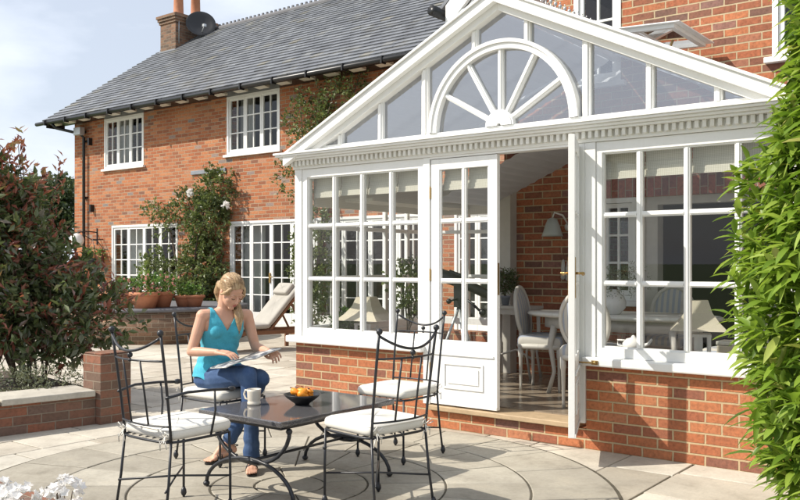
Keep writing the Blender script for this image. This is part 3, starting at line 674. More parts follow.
m.build('sloping_blind', 'roofblind', cons)
# tie rod and blinds
m = MB(); m.tube([(-4.95, 7.2, 2.62), (-3.1, 6.05, 2.86)], .012, 6); m.tube([(-5.0, 7.25, 2.52), (-3.1, 6.3, 2.50)], .006, 6); m.build('tie_rod', 'white', cons)
m = MB()
def blind_y(mb, xa, xb, y, zb, ztp=2.24):
    for k in range(3): mb.box(xa, xb, y+.008*k, y+.008*k+.007, zb+.03*k, zb+.05+.03*k)
    mb.box(xa, xb, y+.024, y+.028, zb+.1, ztp); mb.box(xa, xb, y-.004, y-.0005, zb, zb+.014)
for a, b in ((-5.69, -5.365), (-5.355, -5.025), (-5.013, -4.685), (-4.675, -4.35), (-2.70, -2.395), (-2.385, -2.05), (-2.04, -1.705), (-1.695, -1.36)): blind_y(m, a, b, CY+.11, 2.03+random.uniform(-.006, .006))
blind_y(m, -4.15, -3.915, CY+.075, 2.02); blind_y(m, -3.905, -3.655, CY+.075, 2.02)
m.build('blind', 'blind', cons)
m = MB(); m.box(-5.55, -5.2, 6.3, 8.0, 2.0, 2.03); m.box(CX0+.11, CX0+.14, 6.05, 8.05, 1.95, 2.25); m.box(CX0+.2, WX0-.05, CB-.16, CB-.13, 1.95, 2.25); m.build('side_blind', 'blind', cons)
# white bracket hanging at the open door head
m = MB(); m.box(-2.935, -2.885, CY+.12, CY+.16, 2.02, 2.30); m.box(-2.97, -2.885, CY+.10, CY+.118, 2.12, 2.24); m.build('door_closer', 'white_old', cons)
m = MB(); m.tube([(DX1-.13, CY-.075, .66), (DX1+.02, CY-.075, .665)], .007, 6); m.ball((DX1+.03, CY-.075, .665), .014, 8); m.box(DX1+.0, DX1+.05, CY-.07, CY-.062, .65, .68); m.build('door_stay', 'brass', cons)

# ------------------------------------------------------------------ foliage helpers
def leaf_mesh(name, mat, pos, dirs, nrm, Ln, Wd, parent=None, loc=(0,0,0), fold=.25, droop=.0, seg=1):
    """pos,dirs,nrm: (N,3); leaves with a midrib fold; seg=1 -> 2 tris+, seg=2 -> longer curved leaf"""
    N = len(pos); Ln = np.broadcast_to(np.asarray(Ln, float).reshape(-1, 1), (N, 1)); Wd = np.broadcast_to(np.asarray(Wd, float).reshape(-1, 1), (N, 1))
    d = dirs/np.linalg.norm(dirs, axis=1, keepdims=True); s = np.cross(d, nrm); s /= np.linalg.norm(s, axis=1, keepdims=True)+1e-9; u = np.cross(s, d)
    if seg == 1:
        P = [pos, pos+d*Ln*.45+s*Wd*.5+u*Wd*fold, pos+d*Ln, pos+d*Ln*.45-s*Wd*.5+u*Wd*fold]
        V = np.stack(P, 1).reshape(-1, 3); b = (np.arange(N)*4)[:, None]
        F = np.concatenate([b+np.array([0,1,2]), b+np.array([0,2,3])], 1).reshape(-1, 3)
    else:
        z = np.array([[0, 0, -1.]])
        P = []
        for t, w in ((0, .0), (.22, .36), (.5, .5), (.78, .33), (1, 0)):
            c = pos+d*Ln*t+z*Ln*droop*t*t
            if w == 0: P.append(c)
            else: P += [c+s*Wd*w+u*Wd*fold*w*2, c, c-s*Wd*w+u*Wd*fold*w*2]
        V = np.stack(P, 1).reshape(-1, 3); b = (np.arange(N)*11)[:, None]
        tri = [(0,1,2),(0,2,3),(1,4,5),(1,5,2),(2,5,6),(2,6,3),(4,7,8),(4,8,5),(5,8,9),(5,9,6),(7,10,8),(8,10,9)]
        F = np.concatenate([b+np.array(t) for t in tri], 1).reshape(-1, 3)
    me = bpy.data.meshes.new(name); me.vertices.add(len(V)); me.vertices.foreach_set('co', V.astype(np.float32).ravel())
    me.loops.add(len(F)*3); me.loops.foreach_set('vertex_index', F.astype(np.int32).ravel()); me.polygons.add(len(F))
    me.polygons.foreach_set('loop_start', np.arange(0, len(F)*3, 3, dtype=np.int32)); me.polygons.foreach_set('loop_total', np.full(len(F), 3, dtype=np.int32))
    me.polygons.foreach_set('use_smooth', np.full(len(F), seg == 2)); me.update(calc_edges=True); me.validate(); me.materials.append(M[mat])
    o = bpy.data.objects.new(name, me); COL.objects.link(o)
    if parent is not None: o.parent = parent
    o.location = loc; return o
def unit(n): v = rng.normal(size=(n, 3)); return v/np.linalg.norm(v, axis=1, keepdims=True)
def clumps(blobs, n, per, twig, spread=.5, up=.3, shell=.55):
    """twigs scattered through a union of ellipsoids -> leaf positions, directions"""
    vol = np.array([b[3]*b[4]*b[5] for b in blobs]); k = rng.choice(len(blobs), n, p=vol/vol.sum()); B = np.array(blobs)[k]
    u = unit(n); r = rng.uniform(shell**3, 1, (n, 1))**(1/3)*rng.uniform(.86, 1.12, (n, 1))
    c = B[:, :3]+u*B[:, 3:6]*r; out = u/B[:, 3:6]; out /= np.linalg.norm(out, axis=1, keepdims=True); out = out+np.array([0, 0, up])+rng.normal(size=(n, 3))*.35; out /= np.linalg.norm(out, axis=1, keepdims=True)
    t = rng.uniform(0, 1, (n, per, 1)); pos = c[:, None, :]+out[:, None, :]*t*twig+rng.normal(size=(n, per, 3))*twig*.12
    d = out[:, None, :]*spread+rng.normal(size=(n, per, 3))*.6
    return pos.reshape(-1, 3), d.reshape(-1, 3), c, out
def leafy(name, mat, blobs, n, per, twig, Ln, Wd, parent, loc=(0,0,0), **kw):
    p, d, c, o = clumps(blobs, n, per, twig, kw.pop('spread', .5), kw.pop('up', .3), kw.pop('shell', .55))
    nr = np.array([0, 0, 1.])+rng.normal(size=p.shape)*.7
    return leaf_mesh(name, mat, p, d, nr, Ln*rng.uniform(.7, 1.2, len(p)), Wd*rng.uniform(.8, 1.2, len(p)), parent, loc, **kw)
def stems(mb, base, tips, r0, r1, bend=.1):
    for t in tips:
        b = Vector(base)+Vector((random.uniform(-.05, .05), random.uniform(-.05, .05), 0)); t = Vector(t)
        m1 = b.lerp(t, .35)+Vector((random.uniform(-bend, bend), random.uniform(-bend, bend), .1*(t-b).length)); m2 = b.lerp(t, .7)+Vector((random.uniform(-bend, bend), random.uniform(-bend, bend), .06*(t-b).length))
        mb.tube([b, m1, m2, t], [r0, r0*.7+r1*.3, r0*.35+r1*.65, r1], 6)

# big bronze-red shrub behind the low wall
SX, SY = -8.15, 4.42
sh = thing('photinia_shrub', 'large bronze and red leaved shrub growing behind the low wall', 'shrub', (SX, SY, .25))
bl = [(-.18,-.16,1.15,.56,.56,.78), (.20,.16,.70,.58,.58,.46), (-.42,-.40,1.5,.55,.55,.66), (-.25,-.15,1.7,.36,.36,.42), (.50,.42,.58,.32,.32,.24), (-.2,.0,.7,.7,.7,.4)]
leafy('green_leaves', 'leaf_dark', bl, 1000, 11, .22, .108, .048, sh, shell=.2)
leafy('red_leaves', 'leaf_red', bl+[(-.3,-.2,2.05,.38,.38,.28)], 330, 10, .24, .10, .038, sh, up=.8, shell=.82)
m = MB(); stems(m, (0,0,-.2), [(random.uniform(-.7, .25), random.uniform(-.6, .2), random.uniform(.9, 1.9)) for _ in range(13)], .022, .005)
stems(m, (.15,.1,-.2), [(-.25, .1, 2.45), (.05,-.1,2.4), (.3, .2, 2.1)], .014, .003); m.build('branch', 'bark', sh, world=False)
# tall sprays rising from the top
sp, sd = [], []
for tx, ty, tz in ((-.25, .1, 2.45), (.05, -.1, 2.42), (.32, .2, 2.2), (-.45, -.2, 2.3), (.35, .2, 1.9), (.72, .55, 1.0), (.85, .68, .85)):
    for q in range(22):
        f = random.uniform(.75, 1.02); sp.append((tx*f+random.gauss(0, .02), ty*f+random.gauss(0, .02), tz*f)); sd.append((random.gauss(0, .7), random.gauss(0, .7), random.uniform(.2, 1)))
leaf_mesh('red_leaves', 'leaf_red', np.array(sp), np.array(sd), unit(len(sp))*.5+np.array([0,0,1]), .09, .032, sh)
lg = thing('low_ground_cover', 'pale grey green clump spreading at the foot of the red shrub', 'plant', (-7.3, 4.15, .25))
leafy('leaves', 'leaf_grey', [(0,0,.05,.35,.35,.13), (-.2,-.3,.05,.3,.3,.12)], 260, 8, .08, .03, .015, lg)

# low garden wall, pier, coping
gw = thing('garden_wall', 'low red brick garden wall with stone coping at the left edge of the patio', 'wall', (-6.7, 3.3, 0))
def obox(mb, p0, p1, w0, w1, z0, z1):
    d = Vector((p1[0]-p0[0], p1[1]-p0[1], 0)).normalized(); nn = Vector((d.y, -d.x, 0))
    q = [Vector((*p0, 0))+nn*w0, Vector((*p1, 0))+nn*w0, Vector((*p1, 0))+nn*w1, Vector((*p0, 0))+nn*w1]
    mb.add([(v.x, v.y, z0) for v in q]+[(v.x, v.y, z1) for v in q], [(0,3,2,1),(4,5,6,7),(0,1,5,4),(1,2,6,5),(2,3,7,6),(3,0,4,7)])
m = MB(); obox(m, (-7.05, 1.6), (-6.60, 4.22), 0, -.22, 0, .245); m.build('brickwork', 'brick_low', gw)
random.seed(11); y = 1.6; m = MB(); tot = 2.62; segs = [(0, .32), (.325, .70), (.705, .995)]
for a, b in segs:
    A = (-7.05+.45*a, 1.6+2.62*a); B = (-7.05+.45*b, 1.6+2.62*b); obox(m, A, B, .035+random.uniform(0,.01), -.42, .248, .30+random.uniform(-.004, .004))
m.build('coping', 'coping', gw, bevel=.008)
pr = MB(); pr.box(-6.80, -6.53, 4.225, 4.53, 0, .60); pr.box(-6.79, -6.54, 4.235, 4.52, .601, .615)
pier = pr.build('brick_pier', 'brick_low', gw, bevel=.006)
m = MB(); obox(m, (-9.4, 1.4), (-9.4, 4.9), 0, -1.0, 0, .0); m.v = []; m.f = []; m.sm = []
obox(m, (-7.5, 1.5), (-7.05, 4.6), 0, -2.2, -.01, .2); b_ = m.build('soil_bed', 'soil'); setp(b_, kind='structure')

# climbers on the house
cl = thing('climbing_rose', 'leafy climbing rose trained up the brickwork between the two french windows', 'climber', (-14.5, 11.9, 0))
bl = [(.05,-.1,1.2,.65,.28,.8), (.2,-.1,2.3,.58,.25,.6), (.45,-.1,2.95,.5,.22,.42), (-.15,-.1,.6,.55,.25,.4), (-.55,-.1,2.6,.4,.2,.35)]
leafy('leaves', 'leaf_climb', bl, 900, 9, .16, .085, .055, cl, shell=.1)
bl = [(-1.6,-.12,2.55,.35,.12,.22), (-1.35,-.12,2.25,.25,.1,.3), (-1.0,-.15,2.35,.3,.12,.12), (-1.25,-.2,1.45,.5,.15,.25), (-1.6,-.2,1.25,.3,.15,.3), (-.9,-.2,1.1,.3,.15,.3)]
leafy('side_shoots', 'leaf_climb', bl, 150, 7, .16, .085, .055, cl, shell=.1)
m = MB(); stems(m, (0,-.05,0), [(.45,-.1,3.2),(-.5,-.1,2.8),(.1,-.1,2.6),(-1.7,-.1,2.7),(-1.7,-.15,1.4),(.6,-.1,2.0)], .03, .006, .2); m.build('stem', 'bark', cl, world=False)
for x_, z_ in ((-.05, 2.9), (1.12, 2.58)):
    leafy('rose', 'petal', [(x_,-.36,z_,.07,.05,.06)], 30, 4, .01, .05, .045, cl, shell=.6)
cl3 = thing('wall_shrub', 'dark upright shrub against the house wall, seen through the left conservatory glass', 'shrub', (-10.9, 11.4, 0))
leafy('leaves', 'leaf_climb', [(0,0,1.2,.35,.3,.7), (.05,0,2.0,.3,.28,.5), (-.05,0,.6,.3,.3,.4)], 330, 9, .16, .08, .05, cl3, shell=.1)
m = MB(); stems(m, (0,0,0), [(0,0,2.3),(.2,0,2.0),(-.2,0,1.8)], .025, .006, .08); m.build('stem', 'bark', cl3, world=False)
cl2 = thing('wall_shrub', 'sparse climbing shrub on the house wall above the conservatory roof edge', 'climber', (-11.0, 11.9, 2.2))
bl = [(0,-.15,1.6,.75,.25,.7), (.5,-.15,2.2,.55,.25,.45), (-.3,-.15,2.1,.4,.2,.4), (-.5,-.15,.9,.5,.2,.5), (1.0,-.1,2.5,.3,.15,.25)]
leafy('leaves', 'leaf_climb', bl, 420, 8, .2, .07, .045, cl2, shell=.1)
m = MB(); stems(m, (-.2,-.05,-1.5), [(.5,-.2,2.6),(-.5,-.2,2.6),(1.0,-.1,2.7),(0,-.2,2.3),(-.8,-.1,1.4)], .03, .005, .15); m.build('stem', 'bark', cl2, world=False)

# trees beyond the house
for i, (x_, y_, h_, lb) in enumerate(((-41.9, 24.4, 6.5, 'round dark green tree showing just left of the house corner'), (-43.4, 22.9, 6.4, 'broad dark tree behind the top of the red shrub'), (-45.5, 20.5, 6.8, 'far tree mostly hidden behind the red shrub'))):
    tr = thing('broadleaf_tree', lb, 'tree', (x_, y_, 0), group='trees beyond the garden')
    bl = [(random.uniform(-1.3, 1.3), random.uniform(-1.3, 1.3), h_*random.uniform(.45, .82), 1.1, 1.1, .8) for _ in range(9)]+[(0,0,h_*.6,1.7,1.7,h_*.28)]
    leafy('crown', 'leaf_far', bl, 1100, 9, .4, .22, .16, tr, shell=.5)
    m = MB(); m.tube([(0,0,0),(.1,0,h_*.35),(0,.1,h_*.7)], [.22,.16,.06], 8); stems(m, (0,0,h_*.3), [(random.uniform(-1.4,1.4), random.uniform(-1.4,1.4), h_*random.uniform(.6,.85)) for _ in range(7)], .09, .02); m.build('trunk', 'bark', tr, world=False)

# big bright plant at right foreground
PX, PY = -.76, 4.84
bp = thing('laurel_bush', 'tall bright green bush of long pointed leaves at the right edge', 'bush', (PX, PY, 0))
prof = lambda z: .18+.35*np.clip(z/.5, 0, 1)-.09*np.clip((z-1.1)/.5, 0, 1)-.20*np.clip((z-1.7)/1.0, 0, 1)+.05*np.sin(z*4.4+1)
def bush_pts(n):
    z = rng.uniform(.16, 3.25, n); th = rng.uniform(0, 2*np.pi, n); r = prof(z)*np.sqrt(rng.uniform(.3, 1, n))*(1+.16*np.sin(3*th+2.5*z)+.09*np.sin(9*th-4*z))
    return np.stack([r*np.cos(th), r*np.sin(th), z], 1), th
p, th = bush_pts(1500)
pos = []; dr_ = []
for q, a in zip(p, th):
    ax = np.array([math.cos(a)*.75, math.sin(a)*.75, .55])+rng.normal(size=3)*.25; ax /= np.linalg.norm(ax)
    for k in range(9):
        ph = k*2.4; t1 = np.cross(ax, [0, 0, 1.]); t1 /= np.linalg.norm(t1)+1e-9; t2 = np.cross(ax, t1)
        pos.append(q+ax*k*.014); dr_.append(ax*(.35+.06*k)+(t1*math.cos(ph)+t2*math.sin(ph))*.75+rng.normal(size=3)*.12)
pos = np.array(pos); dr_ = np.array(dr_)
leaf_mesh('leaves', 'leaf_bright', pos, dr_, np.array([0, 0, 1.])+rng.normal(size=pos.shape)*.25, .155*rng.uniform(.45, 1.2, len(pos)), .037*rng.uniform(.8, 1.2, len(pos)), bp, droop=.28, seg=2, fold=.22)
m = MB(); stems(m, (0,0,0), [tuple(p[i]) for i in range(0, 1500, 22)], .014, .003, .05); m.build('stem', 'green_stem', bp, world=False)

# ------------------------------------------------------------------ round planter, pots, lounger, wall lamp
rp = thing('round_brick_planter', 'curved raised brick planter with dark coping in front of the house', 'planter', (PL[0], PL[1], 0))
m = MB(); m.lathe([(PL[2]-.02, 0), (PL[2]-.02, .55), (.1, .55)], (PL[0], PL[1], 0), 72); m.build('brickwork', 'brick_round', rp)
m = MB(); m.lathe([(PL[2]-.25, .552), (PL[2]+.03, .552), (PL[2]+.04, .58), (PL[2]+.03, .615), (PL[2]-.25, .615)], (PL[0], PL[1], 0), 72); m.build('coping', 'ridge', rp)
m = MB(); m.lathe([(.01, .60), (PL[2]-.26, .60), (PL[2]-.26, .56)][::-1], (PL[0], PL[1], 0), 48); m.build('soil', 'soil', rp)
def on_ray(px, fw, C_=.791285, S_=.6114475): r = (px-400)/850*fw; return (C_*r-S_*fw, S_*r+C_*fw)
def pot(px, fw, r, h, label, mat='terracotta', z=.616, leaf='leaf_pot', lr=.2, flowers=None, group='flower pots on the round planter', spike=False, name='flower_pot', nleaf=90):
    x_, y_ = on_ray(px, fw); t = thing(name, label, 'plant pot', (x_, y_, z), group=group)
    m = MB(); m.lathe([(r*.68, 0), (r*.95, h*.72), (r*.97, h*.76), (r*1.08, h*.78), (r*1.1, h*.97), (r*1.02, h), (r*.92, h), (r*.9, h*.9), (.01, h*.9)], n=28); m.build('pot', mat, t, world=False)
    bl = [(random.uniform(-.5,.5)*r, random.uniform(-.5,.5)*r, h+lr*.5, lr, lr, lr*.7) for _ in range(3)]
    leafy('foliage', leaf, bl, nleaf, 6, .06, .055, .04, t, shell=.2)
    if spike: leafy('fern_plume', 'leaf_bright', [(0,0,h+.25,.07,.07,.24)], 60, 10, .05, .03, .008, t, shell=.1, up=1.5)
    if flowers:
        p, d, c, o = clumps(bl, 26, 8, .03, shell=.95, up=.8); leaf_mesh('flowers', flowers, p, unit(len(p)), unit(len(p)), .03, .025, t)
    return t
pot(124, 14.9, .21, .26, 'terracotta pot half hidden by the red shrub, leftmost on the curved planter', lr=.2, flowers='petal_pink')
pot(145, 14.75, .25, .28, 'widest terracotta bowl pot, with a fern plume and pink geraniums', lr=.26, flowers='petal_pink', spike=True)
pot(162, 15.1, .20, .28, 'terracotta pot directly right of the wide bowl pot', lr=.26, flowers='petal_pink')
pot(184, 15.3, .17, .20, 'small terracotta pot with sparse leaves, left of a near identical pair', lr=.14, nleaf=40)
pot(194, 15.3, .18, .21, 'small terracotta pot nearest the seated woman', lr=.12, nleaf=40)
# globe wall lamp and hanging basket
wlmp = thing('wall_lamp', 'white globe lamp on a black scroll bracket on the house wall', 'wall lamp', (-18.7, 12, 1.95))
m = MB(); m.ball((0,-.55,.0), .17, 20); m.build('globe', 'white_china', wlmp, world=False)
m = MB(); m.tube([(0,0,.2),(.0,-.2,.22),(0,-.45,.2),(0,-.55,.16)], .015, 6); m.box(.0,.03,-.02,-.002,-.1,.3); m.tube([(0,0,0),(0,-.15,.02),(0,-.3,.1),(0,-.4,.19)], .01, 6); m.build('bracket', 'iron', wlmp, world=False)
hb = thing('hanging_basket', 'hanging basket of trailing foliage between the globe lamp and french window', 'hanging basket', (-18.42, 11.7, 1.35))
m = MB(); m.lathe([(.02,.0),(.14,.05),(.2,.17),(.18,.17),(.01,.15)], n=16)
for a in range(3): m.tube([(.18*math.cos(a*2.1), .18*math.sin(a*2.1), .17), (0,0,.62)], .006, 4)
m.tube([(0,0,.62),(0,.29,.62)], .012, 6); m.tube([(0,.1,.62),(0,.27,.42),(0,.29,.3)], .01, 5); m.build('basket', 'iron', hb, world=False)
leafy('foliage', 'leaf_pot', [(0,0,.2,.3,.25,.16),(-.15,-.05,.05,.2,.18,.15)], 110, 7, .1, .06, .04, hb, shell=.2)
fl = thing('floodlight', 'grey square security floodlight at the top of the downpipe', 'floodlight', (-19.2, 11.95, 4.66))
m = MB(); m.box(-.14,.14,-.2,-.06,-.09,.1); m.build('housing', 'steel', fl, world=False, bevel=.01)
m = MB(); m.box(-.03,.03,-.058,.045,-.03,.03); m.build('mount', 'black', fl, world=False)
pq = MB(); pq.box(-15.06,-13.92,11.96,11.998,3.33,3.42); setp(pq.build('slate_ledge', 'lead', bevel=.01), 'narrow weathered grey slab fixed to the brick wall above the rose', 'ledge')
ds = thing('satellite_dish', 'dark grey satellite dish on the right face of the chimney', 'satellite dish', (-19.2, 15.35, 8.02))
m = MB(); mm = Matrix.Translation((.32,0,0)) @ Matrix.Rotation(R(-38), 4, 'Z') @ Matrix.Rotation(R(68), 4, 'Y')
m.lathe([(.01, 0), (.16, .015), (.3, .05), (.4, .095), (.41, .09), (.3, .04), (.16, .005), (.01, -.01)], n=28, mat=mm); m.build('reflector', 'black', ds, world=False)
m = MB(); m.tube([(-.075,0,-.1),(.2,0,-.1),(.3,0,0)], .02, 6); m.tube([(.3,0,-.3),(.62,-.12,-.08)], .012, 5); m.box(.58,.66,-.16,-.08,-.11,-.04); m.build('arm', 'steel', ds, world=False)

# lounger
lx, ly = on_ray(262, 13.7)
lo = thing('sun_lounger', 'teak sun lounger with raised back and cream cushion by the conservatory corner', 'sun lounger', (lx, ly, 0), R(74))
m = MB()
for y_ in (-.30, .27): m.box(-1.02, .85, y_, y_+.035, .27, .33)
for x_ in (-.98, -.5, .1, .8): m.box(x_, x_+.05, -.264, .269, .275, .315)
for x_ in (-.95, .6):
    for y_ in (-.345, .31): m.box(x_, x_+.06, y_, y_+.04, 0, .3)
for k in range(9): m.box(-.99+k*.107, -.92+k*.107, -.262, .267, .331, .35)
mb_ = Matrix.Translation((0,0,.36)) @ Matrix.Rotation(R(-48), 4, 'Y')
for y_ in (-.27, .235): m.box(0, .82, y_, y_+.035, -.045, -.005, mb_)
for k in range(8): m.box(.03+k*.1, .1+k*.1, -.234, .234, -.03, -.005, mb_)
m.tube([(.38, -.25, .78), (.62, -.25, .33)], .018, 6); m.tube([(.38, .25, .78), (.62, .25, .33)], .018, 6)
m.build('frame', 'teak', lo, world=False)
def pad(mb, w, d, h, c, mat=None, nx=12, ny=12, puff=.35, rr=.1):
    """soft cushion: superellipsoid-ish pad w x d x h centred at c"""
    vs_ = []; fs = []; nu, nv = 32, 12
    for j in range(nv+1):
        ph = -math.pi/2+math.pi*j/nv
        for i in range(nu):
            th = 2*math.pi*i/nu; ex = .22
            cs, sn = math.cos(th), math.sin(th); rx = math.copysign(abs(cs)**ex, cs); ry = math.copysign(abs(sn)**ex, sn)
            cp = abs(math.cos(ph))**.17; z = math.copysign(abs(math.sin(ph))**(.85), ph)*(1-.06*math.sin(3*th+1)*(1-cp))
            vs_.append((c[0]+w/2*rx*cp, c[1]+d/2*ry*cp, c[2]+h/2*z+random.uniform(-.0012, .0012)))
    for j in range(nv):
        for i in range(nu): fs.append((j*nu+i, j*nu+(i+1)%nu, (j+1)*nu+(i+1)%nu, (j+1)*nu+i))
    fs.append(tuple(range(nu-1, -1, -1))); fs.append(tuple(range(nv*nu, nv*nu+nu)))
    mb.add(vs_, fs, True, mat)
m = MB(); pad(m, 1.08, .6, .09, (-.50, 0, .40)); m.build('seat_cushion', 'lounger_cloth', lo, world=False)
m = MB(); pad(m, .86, .6, .09, (.44, 0, .045), mb_); m.build('back_cushion', 'lounger_cloth', lo, world=False)
m = MB(); pad(m, .22, .46, .09, (.72, 0, .12), mb_); m.build('head_pillow', 'lounger_cloth', lo, world=False)

# near planter with white geraniums (bottom left)
npn = thing('brick_planter', 'low brick planter cut off by the bottom left corner of the view', 'planter', (-3.8, 1.9, 0))
m = MB(); m.box(-5.2, -2.6, 1.98, 2.16, 0, .30); m.box(-5.2, -2.6, .9, 1.08, 0, .30); m.box(-2.78, -2.6, 1.082, 1.978, 0, .30); m.build('brickwork', 'brick_low', npn, bevel=.005)
m = MB(); m.box(-5.2, -2.79, 1.085, 1.975, .02, .26); m.build('soil', 'soil', npn)
def geranium(px, y, fw, label, r=.068):
    x_, y_ = on_ray(px, fw); z_ = 1.4-(y-263)/850*fw
    t = thing('white_geranium', label, 'flower', (x_, y_, .26), group='white geraniums in the near planter')
    zc = z_-.26; bl = [(0,0,zc,r,r,r*.72)]
    p, d, c, o = clumps(bl, 46, 5, .001, shell=.9, up=.2); on_ = o.repeat(5, 0); k5 = np.tile(np.arange(5), 46)*1.2566
    t1 = np.cross(on_, np.array([.3, .2, .9])); t1 /= np.linalg.norm(t1, axis=1, keepdims=True); t2 = np.cross(on_, t1)
    leaf_mesh('bloom', 'petal', c.repeat(5, 0), t1*np.cos(k5)[:, None]+t2*np.sin(k5)[:, None]+on_*.45, on_, .024, .022, t, fold=.1)
    m = MB(); stems(m, (0,0,0), [(0,0,zc-.01)]+[(random.gauss(0,.025), random.gauss(0,.025), zc) for _ in range(7)], .004, .002, .01); m.build('stem', 'bark', t, world=False)
    leafy('leaves', 'leaf_pot', [(0,0,zc*.4,.10,.10,.05)], 20, 3, .05, .05, .05, t)
geranium(64, 492, 3.25, 'white geranium head nearest the chair leg, above the planter', .072)
geranium(17, 497, 3.2, 'white geranium head in the extreme bottom left corner', .068)
geranium(-4, 492, 3.35, 'white geranium head cut off by the left edge', .06)

# ------------------------------------------------------------------ garden chairs
def make_chair():
    t = thing('garden_chair', '-', 'chair'); P_ = lambda *a: a
    m = MB()
    # seat rim
    pts = []
    for i in range(37):
        a = 2*math.pi*i/36; cs, sn = math.cos(a), math.sin(a); pts.append((.225*math.copysign(abs(cs)**.35, cs), .215*math.copysign(abs(sn)**.35, sn)-(.02*(1-abs(cs)) if sn < 0 else 0), .44))
    m.tube(pts, .0075, 8, False)
    for k in range(-3, 4): m.tube([(k*.06, -.215, .449), (k*.06, .205, .449)], .004, 5)
    m.build('seat_frame', 'iron', t, world=False)
    for sx in (-1, 1):
        m = MB(); m.tube([(sx*.205, .195, .44), (sx*.207, .20, .22), (sx*.207, .20, .0)], .0075, 8); m.ball((sx*.207, .20, .33), .013, 8); m.lathe([(.008,.05),(.016,.03),(.018,.015),(.012,0),(.0,0)][::-1], (sx*.207,.20,.009), 10); m.build('leg', 'iron', t, world=False)
        m = MB(); m.tube([(sx*.205, -.205, .44), (sx*.212, -.225, .22), (sx*.22, -.258, .0)], .0075, 8); m.lathe([(.008,.05),(.016,.03),(.018,.015),(.012,0),(.0,0)][::-1], (sx*.22,-.258,.009), 10); m.build('leg', 'iron', t, world=False)
    m = MB(); m.tube([(-.21, -.245, .19), (0, -.02, .20), (.207, .20, .19)], .006, 6); m.tube([(.21, -.245, .185), (0, -.02, .192), (-.207, .20, .185)], .006, 6); m.build('stretcher', 'iron', t, world=False)
    yb = lambda z: -.205-.075*((z-.44)/.58)**1.2 if z > .44 else -.205
    m = MB()
    for sx in (-1, 1):
        m.tube([(sx*(.205+.012*k/6), yb(.44+.57*k/6), .44+.57*k/6) for k in range(7)], .0078, 8); m.ball((sx*.217, yb(1.03), 1.025), .0185, 10)
    def rail(z0, dip, bow, r, twist=False):
        pp = []
        for i in range(21):
            x_ = -1+2*i/20; z = z0-dip*(1-x_*x_); pp.append((x_*.213, yb(z0)-bow*(1-x_*x_), z))
        m.tube(pp, r, 8)
    rail(1.0, .075, .05, .0075); rail(.875, -.0, .055, .0058); rail(.525, .0, .045, .0058)
    m.ball((0, yb(.9)-.053, .902), .016, 10); m.ball((0, yb(.9)-.053, .875), .011, 8)
    for x_ in (-.075, .075):
        b = 1-(x_/.213)**2; m.tube([(x_, yb(.525)-.045*b, .525), (x_, yb(.7)-.05*b, .7), (x_, yb(.875)-.055*b, .875)], .006, 6)
    m.build('backrest', 'iron', t, world=False)
    m = MB(); pad(m, .445, .435, .074, (0, .002, .480))
    c = m.build('cushion', 'cushion', t, world=False)
    for sx in (-1, 1):
        m = MB()
        for q in ((.035, .02), (-.03, .028), (.015, -.05), (-.02, -.06)):
            x0 = sx*.185; m.tube([(x0, -.225, .475), (x0+q[0]*.7, -.248, .475+q[1]*.9+.01), (x0+q[0]*1.3, -.243, .475+q[1]*.5), (x0+(q[0]*.3 if q[1] > 0 else q[0]*1.6), -.235, .475+(0 if q[1] > 0 else q[1]*1.3))], .0032, 5)
        m.build('tie', 'cushion', c, world=False)
    m = MB()
    pp = []
    for i in range(41):
        a = 2*math.pi*i/40; cs, sn = math.cos(a), math.sin(a); pp.append((.2165*math.copysign(abs(cs)**.24, cs), .2135*math.copysign(abs(sn)**.24, sn), .500))
    m.tube(pp, .0035, 5, False); m.build('piping', 'cushion', c, world=False)
    return t
GRP = 'wrought iron garden chairs around the granite table'
ch1 = make_chair(); ch2 = copy_tree(ch1); ch3 = copy_tree(ch1); ch4 = copy_tree(ch1)
for o, x_, y_, rz, lb in ((ch1, -3.91, 3.02, 0, 'black iron garden chair with armrests and cream cushion, nearest the white geraniums'),
    (ch2, -3.10, 3.775, 81, 'black iron garden chair without arms at the near right side of the granite table'),
    (ch3, -3.77, 4.85, 180, 'black iron garden chair at the far end of the table by the conservatory step'),
    (ch4, -4.70, 4.03, -90, 'black iron garden chair the woman is sitting on')):
    o.location = (x_, y_, .009); o.rotation_euler = (0, 0, R(rz)); setp(o, lb, 'chair', GRP)
for sx in (-1, 1):
    m = MB(); m.tube([(sx*.212, -.245, .68), (sx*.235, -.12, .70), (sx*.245, .05, .695), (sx*.24, .16, .685)], .008, 8); m.ball((sx*.24, .18, .685), .018, 10, (.9, 1.5, .9))
    m.tube([(sx*.24, .06, .69), (sx*.235, .07, .58), (sx*.22, .05, .44)], .0065, 6); m.build('armrest', 'iron', ch1, world=False)

# ------------------------------------------------------------------ granite table
tb = thing('granite_table', 'low patio table with polished dark granite top and curved iron legs', 'table', (-3.82, 3.90, .009))
m = MB(); m.box(-.36, .36, -.52, .52, .458, .492); m.build('table_top', 'granite', tb, world=False, bevel=.007)
m = MB(); m.box(-.30, .30, -.46, -.435, .43, .457); m.box(-.30, .30, .435, .46, .43, .457); m.box(-.30, -.275, -.434, .434, .43, .457); m.box(.275, .30, -.434, .434, .43, .457); m.build('top_frame', 'iron', tb, world=False)
for sy in (-1, 1):
    m = MB(); y_ = sy*.42
    m.tube([(.33*math.sin(a), y_, .43-.235*math.cos(a)) for a in np.linspace(-math.pi/2, math.pi/2, 17)], .012, 8)
    for sx in (-1, 1): m.ball((sx*.325, y_, .42), .02, 8)
    m.tube([(.38*math.sin(a), y_+sy*.02*abs(math.sin(a)), .02+.20*math.cos(a)) for a in np.linspace(-math.pi/2, math.pi/2, 17)], .012, 8)
    for sx in (-1, 1): m.ball((sx*.38, y_+sy*.02, .018), .022, 10, (1, 1, .8))
    m.tube([(-.08, y_, .207), (.08, y_, .207)], .016, 8)
    m.build('leg', 'iron', tb, world=False)
